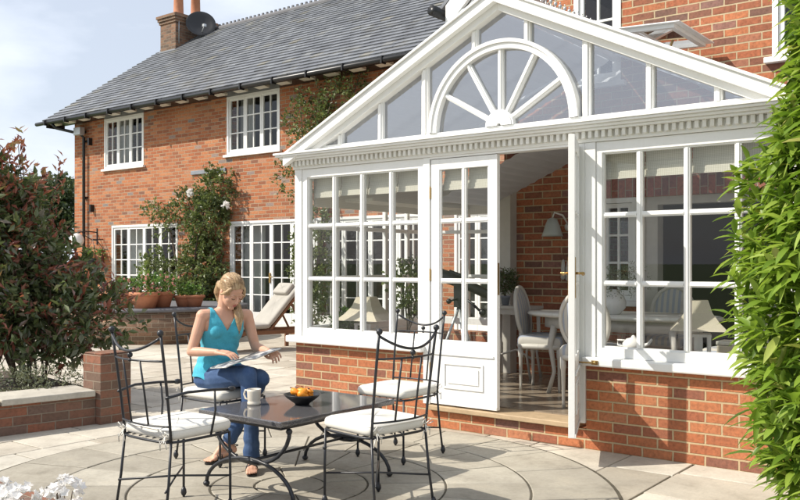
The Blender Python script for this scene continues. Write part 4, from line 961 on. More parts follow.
m = MB(); m.tube([(0, -.42, .208), (0, .42, .208)], .009, 8); m.build('stretcher', 'iron', tb, world=False)
def place(px, fw): return on_ray(px, fw)
TZ = .501
mx_, my_ = -4.03, 3.70
mg = thing('stoneware_mug', 'cream stoneware mug standing near the left edge of the granite table', 'mug', (mx_, my_, TZ), R(100))
m = MB(); m.lathe([(.036, 0), (.042, .004), (.042, .018), (.038, .022), (.040, .03), (.044, .085), (.046, .10), (.043, .1), (.040, .085), (.035, .03), (.01, .025)], n=28); m.build('cup', 'mug', mg, world=False)
m = MB(); m.tube([(.0, .042, .085), (.0, .068, .088), (.0, .078, .062), (.0, .066, .035), (.0, .041, .030)], .0065, 8); m.build('handle', 'mug', mg, world=False)
bx_, by_ = -3.80, 3.90
bw = thing('black_bowl', 'shallow black bowl in the middle of the granite table', 'bowl', (bx_, by_, TZ))
m = MB(); m.lathe([(.045, 0), (.05, .008), (.10, .045), (.118, .066), (.114, .067), (.095, .047), (.04, .014), (.01, .012)], n=32); m.build('bowl_body', 'black', bw, world=False)
fr = thing('dried_orange_fruit', 'heap of bright orange physalis and dried fruit in the black bowl', 'fruit', (bx_, by_, TZ+.02))
random.seed(3)
m = MB(); k = MB()
for i in range(13):
    a = random.uniform(0, 6.28); r_ = random.uniform(0, .07); rr_ = random.uniform(.019, .028); tl = Matrix.Translation((r_*math.cos(a), r_*math.sin(a), .045+random.uniform(-.012, .026))) @ Euler((random.uniform(0,3), random.uniform(0,3), random.uniform(0,3))).to_matrix().to_4x4(); m.lathe([(.0, -rr_), (rr_*.75, -rr_*.7), (rr_, 0), (rr_*.6, rr_*.8), (.002, rr_*1.7)], n=6, mat=tl)
for i in range(9):
    a = random.uniform(0, 6.28); r_ = random.uniform(0, .05); k.tube([(r_*math.cos(a), r_*math.sin(a), .06), (r_*1.2*math.cos(a+.4), r_*1.2*math.sin(a+.4), .085), (r_*1.6*math.cos(a), r_*1.6*math.sin(a), .088)], .005, 5)
m.build('fruit', 'orange', fr, world=False); k.build('dried_husk', 'dried', fr, world=False)
# ------------------------------------------------------------------ furniture inside the conservatory
FZ = .2
def dining_chair():
    t = thing('dining_chair', '-', 'chair'); random.seed(5)
    m = MB(); pts = []
    for i in range(33):
        a = 2*math.pi*i/32; pts.append((.235*math.copysign(abs(math.cos(a))**.5, math.cos(a)), .22*math.copysign(abs(math.sin(a))**.5, math.sin(a)), .42))
    m.tube(pts, .028, 8, False); m.build('seat_rail', 'grey_wood', t, world=False)
    m = MB(); pad(m, .47, .45, .13, (0, 0, .46)); m.build('seat', 'stripe', t, world=False)
    for sx in (-1, 1):
        for sy in (-1, 1):
            m = MB(); m.tube([(sx*.2, sy*.185, .42), (sx*.2, sy*.185, .33), (sx*.198, sy*.185, .31), (sx*.197, sy*.185, .05), (sx*.195, sy*.187, 0)], [.027, .026, .019, .013, .016], 10); m.build('leg', 'grey_wood', t, world=False)
    tm = Matrix.Translation((0, -.225, .72)) @ Matrix.Rotation(R(9), 4, 'X')
    m = MB(); m.tube([(.205*math.sin(2*math.pi*i/36), 0, .25*math.cos(2*math.pi*i/36)) for i in range(37)], .020, 8, False, tm)
    for sx in (-1, 1): m.tube([(sx*.16, -.195, .42), (sx*.15, -.20, .50), (sx*.135, -.205, .55)], .018, 8)
    m.build('back_frame', 'grey_wood', t, world=False)
    m = MB(); m.ball((0, 0, 0), 1, 28, (.192, .03, .238), tm); m.build('back_pad', 'stripe', t, world=False)
    return t
dc = dining_chair(); first = True
for x_, y_, rz, lb in ((-3.86, 7.27, -78, 'oval backed striped chair in full view through the open door'), (-3.06, 6.62, 4, 'oval backed striped chair hidden mainly by the open door leaf'),
    (-2.93, 7.86, 180, 'oval backed striped chair facing out behind the dining table'), (-2.02, 7.05, 80, 'oval backed striped chair at the right end of the dining table, beside the lampshade')):
    o = dc if first else copy_tree(dc); first = False
    o.location = (x_, y_, FZ); o.rotation_euler = (0, 0, R(rz)); setp(o, lb, 'chair', 'oval backed dining chairs in the conservatory')
dt = thing('dining_table', 'oval pale painted dining table inside the conservatory', 'table', (-3.12, 7.28, FZ))
m = MB(); mm = Matrix.Diagonal((.92, .40, 1, 1)); m.lathe([(.92, .70), (.99, .712), (1, .73), (.97, .745), (.0, .745)], n=48, mat=mm); m.build('table_top', 'white_old', dt, world=False)
m = MB(); m.lathe([(.80, .60), (.80, .70), (.7, .70)], n=48, mat=mm); m.build('apron', 'grey_wood', dt, world=False)
for sx in (-1, 1):
    for sy in (-1, 1):
        m = MB(); m.tube([(sx*.55, sy*.2, .62), (sx*.58, sy*.22, .45), (sx*.55, sy*.2, .2), (sx*.60, sy*.22, 0)], [.035, .028, .018, .022], 8); m.build('leg', 'grey_wood', dt, world=False)
jg = thing('white_pitcher', 'round white china pitcher on the dining table holding dried grey stems', 'pitcher', (-3.12, 7.12, FZ+.745))
m = MB(); m.lathe([(.06, 0), (.075, .01), (.115, .06), (.12, .11), (.10, .16), (.065, .19), (.07, .22), (.06, .22), (.05, .19), (.01, .18)], n=28); m.tube([(-.1, 0, .07), (-.16, 0, .1), (-.17, 0, .16), (-.12, 0, .19), (-.07, 0, .2)], .012, 8); m.build('body', 'white_china', jg, world=False)
dsn = thing('dried_flowers', 'spray of dried grey green flowers rising from the white pitcher', 'flowers', (-3.12, 7.12, FZ+.93))
leafy('stems', 'leaf_grey', [(.0,0,.09,.17,.12,.06), (.16,0,.12,.12,.1,.07), (-.1,0,.06,.1,.08,.05)], 150, 6, .1, .03, .008, dsn, shell=.1)
cs = thing('window_console', 'pale low console table standing under the right hand window', 'console', (-2.1, 6.42, FZ))
m = MB(); m.box(-.72, .62, -.17, .17, .47, .50); m.build('top', 'grey_wood', cs, world=False)
for sx in (-.66, .56):
    for sy in (-.14, .14): m = MB(); m.tube([(sx, sy, .47), (sx, sy, 0)], .02, 8); m.build('leg', 'grey_wood', cs, world=False)
def table_lamp(x_, y_, z_, lb, rz=0, s=.42):
    t = thing('table_lamp', lb, 'lamp', (x_, y_, z_), rz, 'table lamps with pyramid shades')
    m = MB(); h0, h1, a, b = .20, .42, s/2, s*.17; k = []
    for z, w in ((h0, a), (h0+.06, a*.72), (h0+.13, a*.48), (h1, b)): k += [(-w,-w,z),(w,-w,z),(w,w,z),(-w,w,z)]
    fs = []
    for r_ in range(3):
        for i in range(4): fs.append((r_*4+i, r_*4+(i+1)%4, r_*4+4+(i+1)%4, r_*4+4+i))
    m.add(k, fs); m.build('lamp_shade', 'lampshade', t, world=False)
    m = MB(); m.box(-.10,.10,-.10,.10,0,.02); m.box(-.09,.09,-.09,.09,.15,.17)
    for sx in (-.075, .075):
        for sy in (-.075, .075): m.box(sx-.012, sx+.012, sy-.012, sy+.012, .02, .15)
    m.box(-.03,.03,-.03,.03,.021,.149); m.tube([(0,0,.17),(0,0,.36)], .008, 6); m.build('base', 'white', t, world=False)
    return t
M['lampshade'] = fabric('cream_lampshade', (.55, .49, .38), .08, 120)
table_lamp(-5.25, 6.27, .655, 'table lamp with cream pyramid shade behind the left hand windows', R(12), .44)
table_lamp(-2.13, 6.42, .70, 'table lamp with cream pyramid shade behind the right hand window', R(20), .40)
st = thing('side_table', 'small pale side table under the left hand windows', 'side table', (-5.3, 6.32, FZ))
m = MB(); m.box(-.42, .30, -.15, .2, .42, .455); m.build('top', 'grey_wood', st, world=False)
for sx in (-.36, .24):
    for sy in (-.1, .15): m = MB(); m.tube([(sx, sy, .42), (sx, sy, 0)], .018, 8); m.build('leg', 'grey_wood', st, world=False)
def indoor(x_, y_, z_, r, h, blobs, n, lb, name='pot_plant', leaf='leaf_pot', stem=None, ps='terracotta', L_=.05):
    t = thing(name, lb, 'pot plant', (x_, y_, z_)); m = MB(); m.lathe([(r*.7, 0), (r, h*.8), (r*1.1, h*.82), (r*1.1, h), (r*.95, h), (.01, h*.85)], n=20); m.build('pot', ps, t, world=False)
    leafy('foliage', leaf, blobs, n, 7, .07, L_, L_*.6, t, shell=.1)
    if stem: m = MB(); stems(m, (0,0,h*.8), stem, .012, .005, .03); m.build('stem', 'bark', t, world=False)
indoor(-5.52, 6.30, .655, .07, .10, [(0,0,.17,.13,.1,.08), (-.07,0,.13,.07,.07,.05)], 90, 'bushy green pot plant left of the lamp behind the left hand windows')
indoor(-5.32, 7.0, .2, .14, .28, [(0,0,1.0,.2,.18,.2), (.1,0,.75,.15,.12,.12)], 110, 'slim small tree in a pot inside, beside the door', 'indoor_tree', 'leaf_climb', [(0,0,1.0), (.1,0,.8), (-.05,.05,1.1)])
indoor(-4.64, 7.84, .952, .05, .10, [(0,0,.25,.095,.095,.095)], 300, 'clipped dark ball topiary in a pot on the corner table', 'topiary', 'leaf_dark', [(0,0,.2)], 'lead', .025)
cn = thing('corner_table', 'curved leg pale corner table carrying the ball topiary', 'table', (-4.62, 7.86, FZ))
m = MB(); m.box(-.2, .34, -.15, .15, .72, .75); m.box(-.18, .32, -.13, .13, .66, .719); m.build('top', 'grey_wood', cn, world=False)
for sx in (-.16, .30):
    for sy in (-.11, .11): m = MB(); m.tube([(sx, sy, .68), (sx*1.02, sy, .5), (sx*.95, sy, .25), (sx*1.1, sy, .0)], [.022, .02, .013, .016], 8); m.build('leg', 'grey_wood', cn, world=False)
m = MB(); m.tube([(-.15, 0, .2), (.07, .05, .28), (.28, 0, .2)], .012, 6); m.build('stretcher', 'grey_wood', cn, world=False)
tel = thing('telescope', 'black telescope on a tripod behind the glazed door leaf', 'telescope', (-4.50, 6.75, FZ))
m = MB(); m.tube([(-.32, -.04, 1.12), (-.05, 0, 1.04), (-.04, 0, 1.04), (.30, .05, .90)], [.062, .062, .05, .045], 14); m.tube([(.30, .05, .9), (.36, .06, .875)], .03, 10); m.tube([(-.1, -.02, 1.12), (.08, 0, 1.06)], .018, 8); m.build('tube', 'black', tel, world=False)
m = MB(); m.box(-.04, .04, -.04, .04, .78, 1.0); m.tube([(0,0,.9),(.14,.0,.82),(.26,-.02,.74)], .012, 6); m.ball((.27,-.02,.74), .035, 10); m.tube([(0,-.03,.86),(-.02,-.14,.84)], .01, 6); m.ball((-.02,-.15,.84), .026, 10); m.ball((.1,.0,.97), .03, 8); m.build('mount', 'black', tel, world=False)
for a in (80, 200, 320): m = MB(); m.tube([(0, 0, .8), (.30*math.cos(R(a)), .30*math.sin(R(a)), 0)], .014, 8); m.build('leg', 'steel', tel, world=False)
wl2 = thing('bell_wall_lamp', 'bell shaped white glass lamp on the brick wall inside the door', 'wall lamp', (-4.20, 8.197, 1.80))
m = MB(); m.lathe([(.115, -.12), (.095, -.07), (.075, .0), (.05, .06), (.02, .075)], (0, -.14, 0), 20); m.build('lamp_shade', 'lampglass', wl2, world=False)
m = MB(); m.lathe([(.05, 0), (.04, .02), (.01, .03)], n=16, mat=Matrix.Translation((.12, 0, -.02)) @ Matrix.Rotation(R(90), 4, 'X')); m.tube([(.12, -.01, 0), (.1, -.1, .1), (.03, -.15, .13), (0, -.14, .07)], .01, 6); m.build('bracket', 'white_old', wl2, world=False)
for k, (dx, dz) in enumerate(((-.025, 0), (.03, -.015))):
    hz = thing('hanging_ornament', ('slim pale ornament hanging under the bell lamp, the left and upper one', 'slim pale ornament hanging under the bell lamp, the right and lower one')[k], 'ornament', (-4.10+dx, 8.18, 1.36+dz))
    m = MB(); m.lathe([(.0, -.14), (.028, -.12), (.022, 0), (.012, .07), (.0, .08)], (0, -.02, 0), 12); m.build('body', 'grey_wood', hz, world=False)
    m = MB(); m.tube([(0, -.02, .08), (0, 0, .2-dz)], .003, 5); m.build('cord', 'dried', hz, world=False)
bxm = thing('linen_box', 'low cream box standing right of the lamp behind the right hand window', 'box', (-1.80, 6.30, .70))
m = MB(); m.box(-.13, .13, -.09, .09, 0, .11); m.build('body', 'lampshade', bxm, world=False, bevel=.006); m = MB(); m.box(-.135, .135, -.095, .095, .112, .14); m.build('lid', 'cream', bxm, world=False, bevel=.006)
tp = thing('white_teapot', 'white lidded china teapot on the window console near the door', 'teapot', (-2.63, 6.40, .70))
m = MB(); m.lathe([(.04, 0), (.08, .03), (.085, .07), (.055, .105), (.02, .115), (.012, .13), (.0, .135)], n=24); m.tube([(.07, 0, .05), (.12, 0, .07), (.15, 0, .11)], [.018, .012, .009], 8); m.tube([(-.07, 0, .04), (-.13, 0, .05), (-.13, 0, .09), (-.07, 0, .09)], .008, 6); m.build('body', 'white_china', tp, world=False)
# ------------------------------------------------------------------ seated woman
Vx = Vector
def cap_mesh(mb, p0, r0, p1, r1, n=14):
    p0, p1 = Vx(p0), Vx(p1); d = (p1-p0).normalized(); pts = [p0-d*r0*math.cos(a) for a in (0, .45, .9, 1.3)]; rr = [r0*math.sin(a)+1e-4 for a in (0, .45, .9, 1.3)]
    pts += [p0, p1]; rr += [r0, r1]; pts += [p1+d*r1*math.cos(a) for a in (1.3, .9, .45, 0)]; rr += [r1*math.sin(a)+1e-4 for a in (1.3, .9, .45, 0)]
    mb.tube(pts, rr, n)
def chain(mb, pts, rr, n=14):
    for i in range(len(pts)-1): cap_mesh(mb, pts[i], rr[i], pts[i+1], rr[i+1], n)
def loft(mb, secs, n=28):
    """secs: (centre, lateral half vector, depth half vector)"""
    vs_ = []; fs = []
    for c, a, b in secs:
        for k in range(n):
            t = 2*math.pi*k/n; e = .85; cs, sn = math.cos(t), math.sin(t)
            vs_.append(Vx(c)+Vx(a)*math.copysign(abs(cs)**e, cs)+Vx(b)*math.copysign(abs(sn)**e, sn))
    for i in range(len(secs)-1):
        for k in range(n): fs.append((i*n+k, i*n+(k+1)%n, (i+1)*n+(k+1)%n, (i+1)*n+k))
    fs.append(tuple(range(n-1, -1, -1))); fs.append(tuple(range((len(secs)-1)*n, len(secs)*n)))
    mb.add(vs_, fs, True)
def fuse(mb, name, mat, parent, voxel=.005, smooth=4, cut=None, disp=None, loc=(0,0,0), thick=0):
    me = bpy.data.meshes.new(name); me.from_pydata(mb.v, [], mb.f); o = bpy.data.objects.new(name, me); COL.objects.link(o)
    bm = bmesh.new(); bm.from_mesh(me); bmesh.ops.recalc_face_normals(bm, faces=bm.faces); bm.to_mesh(me); bm.free()
    r = o.modifiers.new('r', 'REMESH'); r.mode = 'VOXEL'; r.voxel_size = voxel
    if smooth: s = o.modifiers.new('s', 'SMOOTH'); s.iterations = smooth; s.factor = .6
    dg = bpy.context.evaluated_depsgraph_get(); dg.update(); m2 = bpy.data.meshes.new_from_object(o.evaluated_get(dg)); bpy.data.objects.remove(o); m2.name = name
    bm = bmesh.new(); bm.from_mesh(m2)
    if disp:
        bm.normal_update()
        for v in bm.verts: v.co += v.normal*disp(v.co)
    if cut:
        dl = [f for f in bm.faces if cut(f.calc_center_median())]; bmesh.ops.delete(bm, geom=dl, context='FACES')
        for _ in range(12):
            bd = {}
            for e in bm.edges:
                if e.is_boundary:
                    for a_, b_ in ((e.verts[0], e.verts[1]), (e.verts[1], e.verts[0])): bd.setdefault(a_, []).append(b_)
            nw = {v: (v.co+sum((q.co for q in n_), Vector())/len(n_))/2 for v, n_ in bd.items()}
            for v, c_ in nw.items(): v.co = c_
    for f in bm.faces: f.smooth = True
    bm.to_mesh(m2); bm.free(); m2.materials.clear(); m2.materials.append(M[mat])
    o = bpy.data.objects.new(name, m2); COL.objects.link(o); o.parent = parent; w = Vx((0,0,0)); q = parent
    while q is not None: w += q.location; q = q.parent
    o.location = Vx(loc)-w
    if thick: t = o.modifiers.new('t', 'SOLIDIFY'); t.thickness = thick; t.offset = 1
    return o
WO = (-4.70, 4.02, 0)
wm = thing('person', 'blonde woman in turquoise vest top and jeans seated reading a magazine', 'person', WO)
lt = Vx((.40, .917, 0)); fw_ = Vx((.917, -.40, 0)); X_ = Vx((1,0,0)); Y_ = Vx((0,1,0))
def sec(cx, cy, z, a, b, k, lean=0):
    l = (Y_*(1-k)+lt*k).normalized(); f = (X_*(1-k)+fw_*k).normalized(); return ((cx, cy, z), l*a, (f+Vx((0,0,lean)))*b)
SH_R, EL_R, WR_R = (-4.715, 3.850, 1.032), (-4.755, 3.785, .785), (-4.535, 3.830, .790)
SH_L, EL_L, WR_L = (-4.590, 4.145, 1.025), (-4.555, 4.195, .800), (-4.352, 4.125, .785)
HC = Vx((-4.562, 3.978, 1.200))
pit, yaw = R(39), R(-6)
hf = Vx((math.cos(yaw)*math.cos(pit), math.sin(yaw)*math.cos(pit), -math.sin(pit))); hl = Vx((-math.sin(yaw), math.cos(yaw), 0)); hu = hf.cross(hl)
HM = Matrix(((hf.x, hl.x, hu.x, HC.x), (hf.y, hl.y, hu.y, HC.y), (hf.z, hl.z, hu.z, HC.z), (0,0,0,1))); HMI = HM.inverted()
H = lambda x, y, z: HM @ Vx((x, y, z))
torso = [sec(-4.745,4.02,.515,.150,.105,0), sec(-4.745,4.02,.56,.178,.13,0), sec(-4.75,4.02,.63,.168,.118,.2), sec(-4.745,4.015,.70,.138,.100,.5), sec(-4.735,4.01,.76,.122,.088,.7), sec(-4.715,4.005,.84,.128,.092,.9),
    sec(-4.685,4.0,.92,.142,.098,1), sec(-4.668,3.998,.98,.150,.086,1), sec(-4.660,3.997,1.03,.142,.066,1), sec(-4.655,3.996,1.065,.105,.052,1), sec(-4.652,3.996,1.085,.06,.045,1)]
def bust(mb, r):
    for s_ in (-1, 1): c = Vx((-4.680, 4.0, .925))+lt*(.066*s_)+fw_*.056; cap_mesh(mb, c, r, c+Vx((0,0,.05))-fw_*.03, r*.7)
b = MB(); loft(b, torso); bust(b, .046)
chain(b, [(-4.66,3.995,1.05), H(-.035,0,-.07), H(-.02,0,0)], [.052,.045,.05])
b.ball((0,0,0), 1, 24, (.090,.072,.082), HM @ Matrix.Translation((-.012,0,.032)))
b.ball((0,0,0), 1, 20, (.062,.054,.068), HM @ Matrix.Translation((.028,0,-.035)))
b.ball((0,0,0), 1, 14, (.022,.024,.018), HM @ Matrix.Translation((.066,0,-.088)))
for s_ in (-1, 1):
    b.ball((0,0,0), .030, 14, (1,1,1), HM @ Matrix.Translation((.050,s_*.033,-.022)))
    b.ball((0,0,0), 1, 12, (.016,.007,.028), HM @ Matrix.Translation((-.012,s_*.074,-.008)) )
    b.ball((0,0,0), 1, 12, (.011,.016,.010), HM @ Matrix.Translation((.074,s_*.030,.008)))
    b.ball((0,0,0), .007, 10, (1,1,1), HM @ Matrix.Translation((.096,s_*.009,-.024)))
    b.ball((0,0,0), 1, 12, (.012,.024,.008), HM @ Matrix.Translation((.072,s_*.030,.026)))
cap_mesh(b, H(.084,0,.012), .0075, H(.102,0,-.020), .0095)
b.ball((0,0,0), 1, 12, (.011,.021,.0075), HM @ Matrix.Translation((.083,0,-.047))); b.ball((0,0,0), 1, 12, (.010,.018,.008), HM @ Matrix.Translation((.081,0,-.058)))
chain(b, [(-4.685,3.92,1.035), SH_R], [.045,.046]); chain(b, [SH_R, Vx(SH_R).lerp(Vx(EL_R),.45), EL_R], [.044,.041,.034]); chain(b, [EL_R, Vx(EL_R).lerp(Vx(WR_R),.35), WR_R], [.034,.034,.0215])
chain(b, [(-4.615,4.07,1.03), SH_L], [.045,.046]); chain(b, [SH_L, Vx(SH_L).lerp(Vx(EL_L),.45), EL_L], [.044,.040,.034]); chain(b, [EL_L, Vx(EL_L).lerp(Vx(WR_L),.35), WR_L], [.034,.033,.0215])
# thighs and shins inside the jeans
HP_R, KN_R, AN_R = (-4.70,3.93,.590), (-4.300,3.892,.645), (-4.262,3.892,.085)
HP_L, KN_L, AN_L = (-4.70,4.11,.590), (-4.345,4.045,.600), (-4.600,3.985,.135)
chain(b, [HP_R, KN_R], [.07,.048]); chain(b, [KN_R, AN_R], [.045,.028]); chain(b, [HP_L, KN_L], [.07,.048]); chain(b, [KN_L, AN_L], [.045,.028])
# feet
def foot(mb, an, d, z0, down=0):
    d = Vx(d).normalized(); s = Vx((-d.y, d.x, 0)).normalized(); A = Vx(an)
    heel = A-d*.035; heel.z = z0+.032+down*1.0; ball = A+d*.115; ball.z = z0+.022; chain(mb, [A, heel], [.028,.028]); chain(mb, [A, A+d*.05+Vx((0,0,-.02)), ball], [.028,.026,.020]); chain(mb, [heel, ball-s*.018], [.026,.018]); chain(mb, [heel, ball+s*.018], [.026,.018])
    for k, (o_, l_, r_) in enumerate(((-.030,.052,.0105),(-.013,.056,.008),(.002,.052,.0075),(.016,.045,.007),(.029,.036,.007))):
        p = ball+s*o_; q = p+d*l_; q.z = z0+.010; p2 = p+d*l_*.5; p2.z = z0+.018; chain(mb, [p, p2, q], [.010,r_,r_*.9], 8)
    return heel, ball, s, d
fR = foot(b, AN_R, (.75,-.66,0), .024); fL = foot(b, AN_L, (-.25,-.97,0), .024, .03)
# hands
def hand(mb, wr, d, n_, side, curl, thumb_curl, spread=1.):
    """d: finger direction, n_: back-of-hand normal, side: +1/-1 thumb side along s"""
    d = Vx(d).normalized(); n_ = Vx(n_); n_ = (n_-d*n_.dot(d)).normalized(); s = d.cross(n_).normalized()*side; w = Vx(wr)
    for o_ in (-.025,-.009,.008,.024): cap_mesh(mb, w+s*o_*.5, .014, w+d*.078+s*o_, .0115, 8)
    nails = []
    for o_, l_ in ((-.028,.056),(-.0095,.070),(.0095,.076),(.028,.068)):
        p = w+d*.082+s*o_; a = 0; sp = s*(o_*.25*spread); rr = .0088
        for f_ in (.42,.32,.26):
            a += curl; q = p+(d*math.cos(a)-n_*math.sin(a))*l_*f_*1.05+sp*f_; cap_mesh(mb, p, rr, q, rr*.9, 8); p = q; rr *= .92
        nails.append((p+n_*.005, d*math.cos(a)-n_*math.sin(a)))
    p = w+d*.025+s*.028; q = p+d*.028+s*.022-n_*.006; r_ = q+d*.026+s*(.010-thumb_curl*.02)-n_*(.004+thumb_curl*.012); t_ = r_+d*.022-s*thumb_curl*.012-n_*thumb_curl*.006
    chain(mb, [w+s*.012, p, q, r_, t_], [.014,.014,.011,.010,.009], 8); return nails
nlR = hand(b, WR_R, (.90,.30,-.05), (.12,-.15,1), -1, .27, .3)
nlL = hand(b, WR_L, (.88,-.25,-.05), (.1,-.35,.9), 1, .62, .6)
body = fuse(b, 'body', 'skin', wm, .0042, 3)
m = MB()
for p_, d_ in nlR: m.ball(p_, .0055, 8, (1,1,.45))
m.build('fingernail', 'nail', wm)
m = MB(); 
m.ball((0,0,0), 1, 12, (.0050,.018,.0045), HM @ Matrix.Translation((.0915,0,-.0475))); m.ball((0,0,0), 1, 12, (.0055,.015,.005), HM @ Matrix.Translation((.0890,0,-.0575))); m.build('lips', 'lips', wm)
for s_ in (-1, 1):
    m = MB(); m.tube([H(.0845,s_*.016,.0035), H(.0875,s_*.026,.0005), H(.0855,s_*.036,.001), H(.079,s_*.044,.004)], [.001,.0022,.0022,.001], 6); m.build('eyelash', 'eye_dark', wm)
    m = MB(); m.tube([H(.0835,s_*.016,.030), H(.0845,s_*.028,.034), H(.077,s_*.044,.030)], [.0016,.0022,.001], 6); m.build('eyebrow', 'hair', wm)
# hair
hb_ = MB()
hb_.ball((0,0,0), 1, 28, (.101,.079,.089), HM @ Matrix.Translation((-.020,0,.038)))
hb_.ball((0,0,0), 1, 16, (.045,.05,.045), HM @ Matrix.Translation((-.095,0,-.02)))
chain(hb_, [H(-.105,.0,-.02), H(-.135,.005,-.05), H(-.130,.01,-.115), H(-.085,.02,-.175)], [.028,.034,.032,.012])
chain(hb_, [H(-.03,.066,-.02), H(-.02,.064,-.07), (-4.57,4.035,1.09), (-4.545,4.035,1.02), (-4.545,4.035,.93)], [.024,.027,.030,.032,.012])
chain(hb_, [H(.045,.055,.06), H(.055,.068,.015), H(.05,.070,-.035)], [.014,.013,.007]); chain(hb_, [H(.045,-.055,.06), H(.035,-.074,.022), H(.0,-.080,-.02)], [.014,.012,.008])
def hcut(c):
    l = HMI @ c
    return l.x > .042 and -(.054-(.075-l.z)*.05) < l.y < .046-(.075-l.z)*.06 and l.z < .082-abs(l.y)*.35 and l.z > -.2 and (c-HC).length < .13 and l.x > .03
def hdisp(c):
    l = HMI @ c; a = math.atan2(l.y, l.z+.12); return .0010*math.sin(a*46+l.x*18)+.0007*math.sin(a*91+3)
fuse(hb_, 'hair', 'hair', wm, .0045, 3, hcut, hdisp)
st = MB(); random.seed(21)
def onell(p, k): c = Vx((-.020, 0, .038)); d = p-c; q = math.sqrt((d.x/.101)**2+(d.y/.0795)**2+(d.z/.0895)**2); return c+d/q*k
for i in range(230):
    t = random.uniform(-1.75, 1.75); a0 = Vx((.052+random.uniform(-.03, .006), .079*math.sin(t)*.87, .038+.0895*math.cos(t)*.87)); b0 = Vx((-.112, random.gauss(0, .014), -.02+random.gauss(0, .014))); k = 1.0+random.uniform(-.004, .022)
    pts = []
    for j in range(10):
        u = j/9; p = a0.lerp(b0, u); p = onell(p, k+.012*math.sin(u*5+i)); 
        if u > .85: p = p.lerp(b0, (u-.85)/.15)
        pts.append(HM @ p)
    st.tube(pts, [.0006]+[.0013]*8+[.0008], 4, False)
def tail(P, n, w, rr=.0013):
    P = [Vx(p) for p in P]
    for i in range(n):
        o = Vx((random.gauss(0, w), random.gauss(0, w), random.gauss(0, w*.6))); pts = []
        for j in range(13):
            u = j/12*(len(P)-1); q = min(int(u), len(P)-2); p = P[q].lerp(P[q+1], u-q)+o*(.7+.6*math.sin(u*1.3))+Vx((random.gauss(0, .0012), random.gauss(0, .0012), 0)); pts.append(p)
        pts[-1] += Vx((0, 0, random.uniform(-.03, .01))); st.tube(pts, [rr]*12+[.0004], 4, False)
tail([H(-.105,.0,-.02), H(-.135,.005,-.05), H(-.130,.01,-.115), H(-.085,.02,-.175)], 70, .014)
tail([H(-.03,.066,-.02), H(-.02,.064,-.07), (-4.57,4.035,1.09), (-4.545,4.035,1.02), (-4.545,4.035,.93)], 70, .013)
st.build('hair_strands', 'hair', wm)
m = MB(); m.tube([H(-.104,.03*math.cos(a), -.02+.03*math.sin(a)) for a in np.linspace(0, 6.283, 16)], .006, 6, False); m.build('hair_tie', 'black', wm)
# vest top
tt = MB(); loft(tt, [((c[0], c[1], c[2]), a*1.055, bb*1.09) for c, a, bb in torso[1:]]); bust(tt, .056); chain(tt, [(-4.68,3.925,1.035), (-4.712,3.862,1.038)], [.051,.049]); chain(tt, [(-4.61,4.075,1.03), (-4.60,4.135,1.03)], [.051,.049])
loft(tt, [sec(-4.745,4.02,.585,.192,.142,.1), sec(-4.75,4.02,.64,.180,.130,.25), sec(-4.745,4.015,.70,.150,.110,.5), sec(-4.735,4.01,.77,.130,.097,.7)])
def tcut(c):
    v = c-Vx((-4.665,3.997,0)); a = v.dot(lt); f = v.dot(fw_)
    if c.z < .592+.012*math.sin(a*60): return True
    if f > -.01:   # V neck in front
        if c.z > .925+1.75*abs(a) and abs(a) < .115: return True
    else:
        if c.z > .96+1.4*abs(a) and abs(a) < .10: return True
    if abs(a) > .128-max(0, c.z-.93)*.12 and c.z > .925: return True
    return False
def tdisp(c): return .0035*math.sin(c.z*95+c.y*38+math.sin(c.y*40))*max(0, 1-abs(c.z-.73)/.16)+.0022*math.sin(c.z*60+c.y*75+c.x*40)*max(0, 1-abs(c.z-.86)/.2)+.001*math.sin(c.y*160)*max(0, 1-abs(c.z-.65)/.1)
fuse(tt, 'vest_top', 'cyan', wm, .0045, 9, tcut, tdisp, thick=.003)
# jeans
jn_ = MB(); loft(jn_, [sec(-4.745,4.02,.512,.150,.108,0), sec(-4.745,4.02,.56,.187,.140,0), sec(-4.75,4.02,.625,.176,.126,.2), sec(-4.748,4.018,.66,.158,.112,.3)])
chain(jn_, [HP_R, Vx(HP_R).lerp(Vx(KN_R),.5), KN_R], [.092,.080,.062]); chain(jn_, [KN_R, (-4.278,3.895,.48), (-4.268,3.895,.28), (-4.262,3.892,.105)], [.060,.056,.050,.056])
chain(jn_, [HP_L, Vx(HP_L).lerp(Vx(KN_L),.5), KN_L], [.092,.082,.066]); chain(jn_, [KN_L, (-4.40,4.03,.50), (-4.50,4.008,.32), (-4.585,3.99,.175)], [.062,.057,.050,.052])
def jdisp(c):
    w = .003*math.sin(c.x*70+c.z*55)*math.exp(-((c.x+4.36)/.10)**2)+.003*math.sin(c.z*75+c.y*40)*max(0, 1-abs(c.z-.2)/.15)+.0025*math.sin(c.x*60-c.y*50)*math.exp(-((c.x+4.66)/.07)**2); return w
def jcut(c): return c.z < .078 and c.x > -4.4
fuse(jn_, 'jeans', 'jeans', wm, .0055, 4, jcut, jdisp)
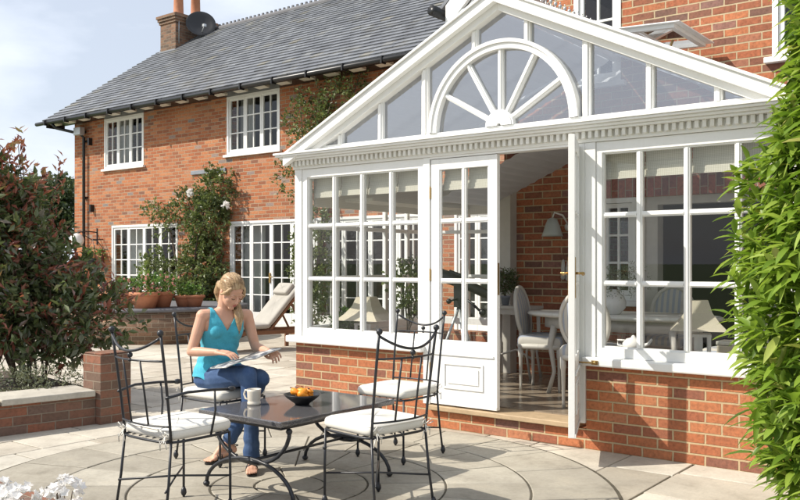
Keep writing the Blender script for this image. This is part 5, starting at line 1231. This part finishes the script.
# sandals
for (heel, ball, s, d) in (fR, fL):
    m = MB(); cs_ = []
    A = heel-d*.035; B = ball+d*.062; n_ = 14; zb = .010
    L_ = (Vx((B.x, B.y, 0))-Vx((A.x, A.y, 0))).length
    top = []; 
    for i in range(n_*2):
        t = 2*math.pi*i/(n_*2); u = .5-.5*math.cos(t); w = .036*abs(math.sin(t))**.6*(1 if math.sin(t) > 0 else -1)*(.8+.3*u); p = Vx((A.x, A.y, 0))+d*L_*u+s*w; hz = (heel.z-.056)*(1-u); p.z = zb+hz; top.append(p)
    m.add([(p.x, p.y, p.z) for p in top]+[(p.x, p.y, p.z+.012) for p in top], [tuple(range(2*n_-1, -1, -1)), tuple(range(2*n_, 4*n_))]+[(i, (i+1)%(2*n_), (i+1)%(2*n_)+2*n_, i+2*n_) for i in range(2*n_)])
    so = m.build('sandal', 'sandal', wm)
    k = MB()
    for off, hh in ((.0, .040), (-.030, .047)):
        k.tube([ball+d*(off-.02)+s*.036*math.cos(a)+Vx((0,0,-.012+hh*math.sin(a))) for a in np.linspace(0, math.pi, 9)], .006, 6)
    k.tube([Vx(heel)+s*.034*math.cos(a)-d*.034*abs(math.sin(a))+Vx((0,0,.03)) for a in np.linspace(0, math.pi, 9)], .004, 6); k.build('strap', 'sandal', so)
# magazine
mgz = thing('magazine', 'open magazine lying across the knees of the seated woman', 'magazine', (-4.39, 3.95, .74))
m = MB(); pg = MB(); U = Vx((.30, .954, 0)).normalized(); Wd = Vx((.954, -.30, 0)).normalized()
def sheet(mb, sgn, t0, t1):
    vs_ = []; n_ = 12
    for i in range(n_+1):
        u = i/n_; o_ = Vx((-4.385, 3.955, .748)); 
        if sgn < 0: p = o_-U*.205*u+Vx((0,0,.012*math.sin(u*2.6)-.050*u))
        else: p = o_+U*.200*u+Vx((0,0,.022*math.sin(u*2.4)+.045*u*u))
        for w in (-.135, .135):
            for t in (t0, t1): q = p+Wd*w+Vx((0,0,t+w*.12-.006)); vs_.append(q)
    fs = []
    for i in range(n_):
        a = i*4; b_ = a+4; fs += [(a+1, a+3, b_+3, b_+1), (a, b_, b_+2, a+2), (a, a+1, b_+1, b_), (a+2, b_+2, b_+3, a+3)]
    fs += [(0, 2, 3, 1), (n_*4, n_*4+1, n_*4+3, n_*4+2)]; mb.add(vs_, fs, True)
sheet(m, -1, -.004, .0); sheet(m, 1, -.006, .0); m.build('cover', 'page', mgz)
sheet(pg, -1, .0006, .003); sheet(pg, 1, .0006, .003); pg.build('page', 'print', mgz)
